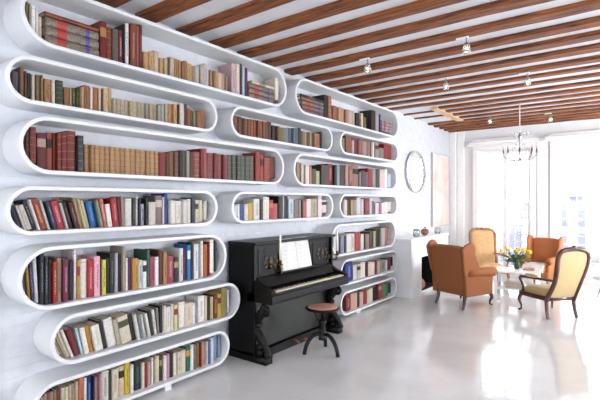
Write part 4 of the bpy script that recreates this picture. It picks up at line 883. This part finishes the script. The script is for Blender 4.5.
# ---------------------------------------------------------------- chandelier
CHX, CHY = -1.58, 8.19
CHZ = 2.31
ch = thing('chandelier', 'small crystal chandelier with candle arms hanging from the beams', 'chandelier', (CHX, CHY, CHZ))
SIL = mat('tarnished_silver', '#a39c94', .3, metal=.8, var=.2, scale=30); CRY = mat('cut_crystal', '#eef2f4', .05, trans=.6, var=0)
DK = mat('dark_candle_cup', '#3a3634', .4, metal=.4)
topz = ZC-CHZ
MB().lathe([(.001, topz-.03), (.03, topz-.028), (.05, topz-.004), (.001, topz-.002)], 20).build('ceiling_rose', M_paint, ch, smooth=True)
m = MB()
for k in range(24):
    z = .50+k*(topz-.53)/24; m.sweep([(.007*math.cos(a)*(1 if k % 2 else .3), .007*math.sin(a)*(.3 if k % 2 else 1), z+.012+.014*math.sin(a+.7)) for a in [2*PI*q/8 for q in range(8)]], .0035, 5, closed=True)
m.sweep([(0, 0, .5), (0, 0, topz-.02)], .008, 6); m.build('chain', mat('pinkish_chain', '#ecdcd2', .4), ch, smooth=True)
MB().lathe([(.001, 0), (.012, .005), (.02, .02), (.03, .035), (.018, .055), (.010, .09), (.014, .15), (.026, .19), (.014, .23), (.008, .3), (.012, .38), (.03, .42), (.034, .435), (.012, .46), (.006, .5), (.001, .502)], 18).build('stem', SIL, ch, smooth=True)
for k in range(8):
    a = 2*PI*k/8+.2; c_, s_ = math.cos(a), math.sin(a)
    pts = [(c_*r_, s_*r_, z) for r_, z in ((.015, .045), (.07, .03), (.14, .035), (.205, .065), (.245, .115), (.25, .15))]
    arm = MB(); arm.sweep(pts, [.006]*6, 8); arm.lathe([(.004, .148), (.024, .155), (.026, .161), (.008, .165)], 12, (c_*.25, s_*.25)); ao = arm.build('arm', SIL, ch, smooth=True)
    MB().lathe([(.001, .163), (.0105, .164), (.0105, .215), (.001, .2155)], 10, (c_*.25, s_*.25)).build('candle_cup', DK, ao, smooth=True)
    MB().lathe([(.001, .216), (.009, .2165), (.010, .24), (.006, .262), (.001, .27)], 10, (c_*.25, s_*.25)).build('candle_bulb', mat('pinkish_bulb', '#e0b49c', .3), ao, smooth=True)
    d = MB()
    for q in range(5): rr2 = .03+.2*q/5; d.ell((c_*rr2, s_*rr2, .36-.17*math.sin(q/5*PI*.5)-.02*math.sin(q/5*PI)), (.007, .007, .009), 6, 5)
    for zz_ in (.125, .10): d.ell((c_*.25, s_*.25, zz_), (.006, .006, .011), 6, 5)
    d.ell((c_*.12, s_*.12, .01), (.006, .006, .013), 6, 5)
    d.build('crystal_drop', CRY, ch, smooth=True)
for k in range(6):
    a = 2*PI*k/6; c_, s_ = math.cos(a), math.sin(a); arm = MB(); arm.sweep([(c_*.015, s_*.015, .42), (c_*.06, s_*.06, .41), (c_*.10, s_*.10, .43), (c_*.115, s_*.115, .465)], .004, 6)
    arm.lathe([(.003, .462), (.018, .47), (.012, .495), (.004, .50)], 10, (c_*.115, s_*.115)); arm.build('upper_arm', CRY, ch, smooth=True)
# ---------------------------------------------------------------- small ceiling spots: a white bar, a swivel and a glass jar lamp
spots = [(363, 55, 'glass-shaded ceiling spotlight nearest the bookshelves, its bulb lit'), (463.5, 33, 'glass-shaded ceiling spotlight nearest the camera, high on the right'), (446, 80, 'ceiling spotlight above the right end of the bookshelves'),
         (526, 70, 'ceiling spotlight in front of the chandelier, on a short white bar'), (490, 117, 'white ceiling spotlight left of the chandelier chain'), (551, 113, 'white ceiling spotlight right of the chandelier chain')]
M_bulb = mat('lit_bulb', '#fff4e0', .4, emit=('#fff0d8', 14))
for i, (u, v, lab) in enumerate(spots):
    zt2 = ZB-.004; zc_ = (zt2-EYE)*F/(V0-v); r_ = (u-300)/F*zc_; X, Y = r_*CT-zc_*ST, r_*ST+zc_*CT
    near = min(beamY, key=lambda q: abs(q-.04-Y)); Y = near-.04 if abs(near-.04-Y) < .12 else Y; onb = abs(near-.04-Y) < .1
    base = (ZB if onb else ZC)-.007
    e = thing('ceiling_spotlight', lab, 'spotlight', (X, Y, base), 0, 'small ceiling spotlights')
    MB().box(-.10, .02, -.014, .014, -.016, .0).build('mounting_bar', M_paint, e, bevel=.003)
    h_ = -.016; MB().sweep([(0, 0, h_), (0, 0, h_-.05)], .006, 8).lathe([(.001, h_-.085), (.016, h_-.083), (.02, h_-.05), (.001, h_-.048)], 12).build('lamp_holder', mat('steel', '#8c9094', .3, metal=.8), e, smooth=True)
    MB().lathe([(.021, h_-.055), (.03, h_-.075), (.04, h_-.11), (.036, h_-.145), (.033, h_-.145), (.037, h_-.11), (.027, h_-.077), (.019, h_-.058)], 16).build('glass_shade', mat('spot_glass', '#f4f4f2', .06, trans=.85, var=0), e, smooth=True)
    MB().ell((0, 0, h_-.118), (.019, .019, .022), 12, 8).build('bulb', M_bulb, e, smooth=True)
# ---------------------------------------------------------------- light
def area(name, loc, rot, sx, sy, en, col=(1, 1, 1), portal=False):
    l = bpy.data.lights.new(name, 'AREA'); l.shape = 'RECTANGLE'; l.size = sx; l.size_y = sy; l.energy = en; l.color = col
    if portal: l.cycles.is_portal = True
    o = bpy.data.objects.new(name, l); COL.objects.link(o); o.location = loc; o.rotation_euler = rot; return o
for a, b_ in WIN: area('window_daylight', ((a+b_)/2, YB+.32, (ZS+ZW)/2), (R(-90), 0, 0), b_-a, ZW-ZS, 0, portal=True)
for (a, b_), en in zip(RW, (4, 16, 85, 330)): area('side_fill_light', (XR+.22, (a+b_)/2, 1.75), (0, R(90), 0), 2.1, b_-a, en, (.93, .96, 1))  # added interior fill through the unseen right-wall openings, strength set for each
for (a, b_), en in zip(FW, (1, 7)): area('rear_fill_light', ((a+b_)/2, YF-.22, 1.75), (R(90), 0, 0), b_-a, 2.1, en, (.9, .94, 1))  # weak fill added behind the camera, through the unseen front openings
w = bpy.data.worlds.new('overcast_sky'); bpy.context.scene.world = w; w.use_nodes = True; nt = w.node_tree; bg = nt.nodes['Background']
tc = nt.nodes.new('ShaderNodeTexCoord'); sp_ = nt.nodes.new('ShaderNodeSeparateXYZ'); r = nt.nodes.new('ShaderNodeValToRGB')
nt.links.new(tc.outputs['Generated'], sp_.inputs[0]); nt.links.new(sp_.outputs['Z'], r.inputs['Fac']); nt.links.new(r.outputs['Color'], bg.inputs['Color'])
r.color_ramp.elements[0].color = (.86, .9, 1, 1); r.color_ramp.elements[1].color = (1, 1, 1, 1)
bg.inputs['Strength'].default_value = 7
# ---------------------------------------------------------------- camera
cam = bpy.data.cameras.new('camera'); co_ = bpy.data.objects.new('camera', cam); COL.objects.link(co_)
cam.sensor_width = 36; cam.lens = 36*F/600; cam.shift_y = (V0-200)/600; cam.clip_start = .05
co_.location = (0, 0, EYE); co_.rotation_euler = (R(90), 0, TH)
S = bpy.context.scene; S.camera = co_
S.view_settings.view_transform = 'Standard'; S.view_settings.look = 'None'; S.view_settings.exposure = 0; S.view_settings.gamma = 1; S.view_settings.use_curve_mapping = False
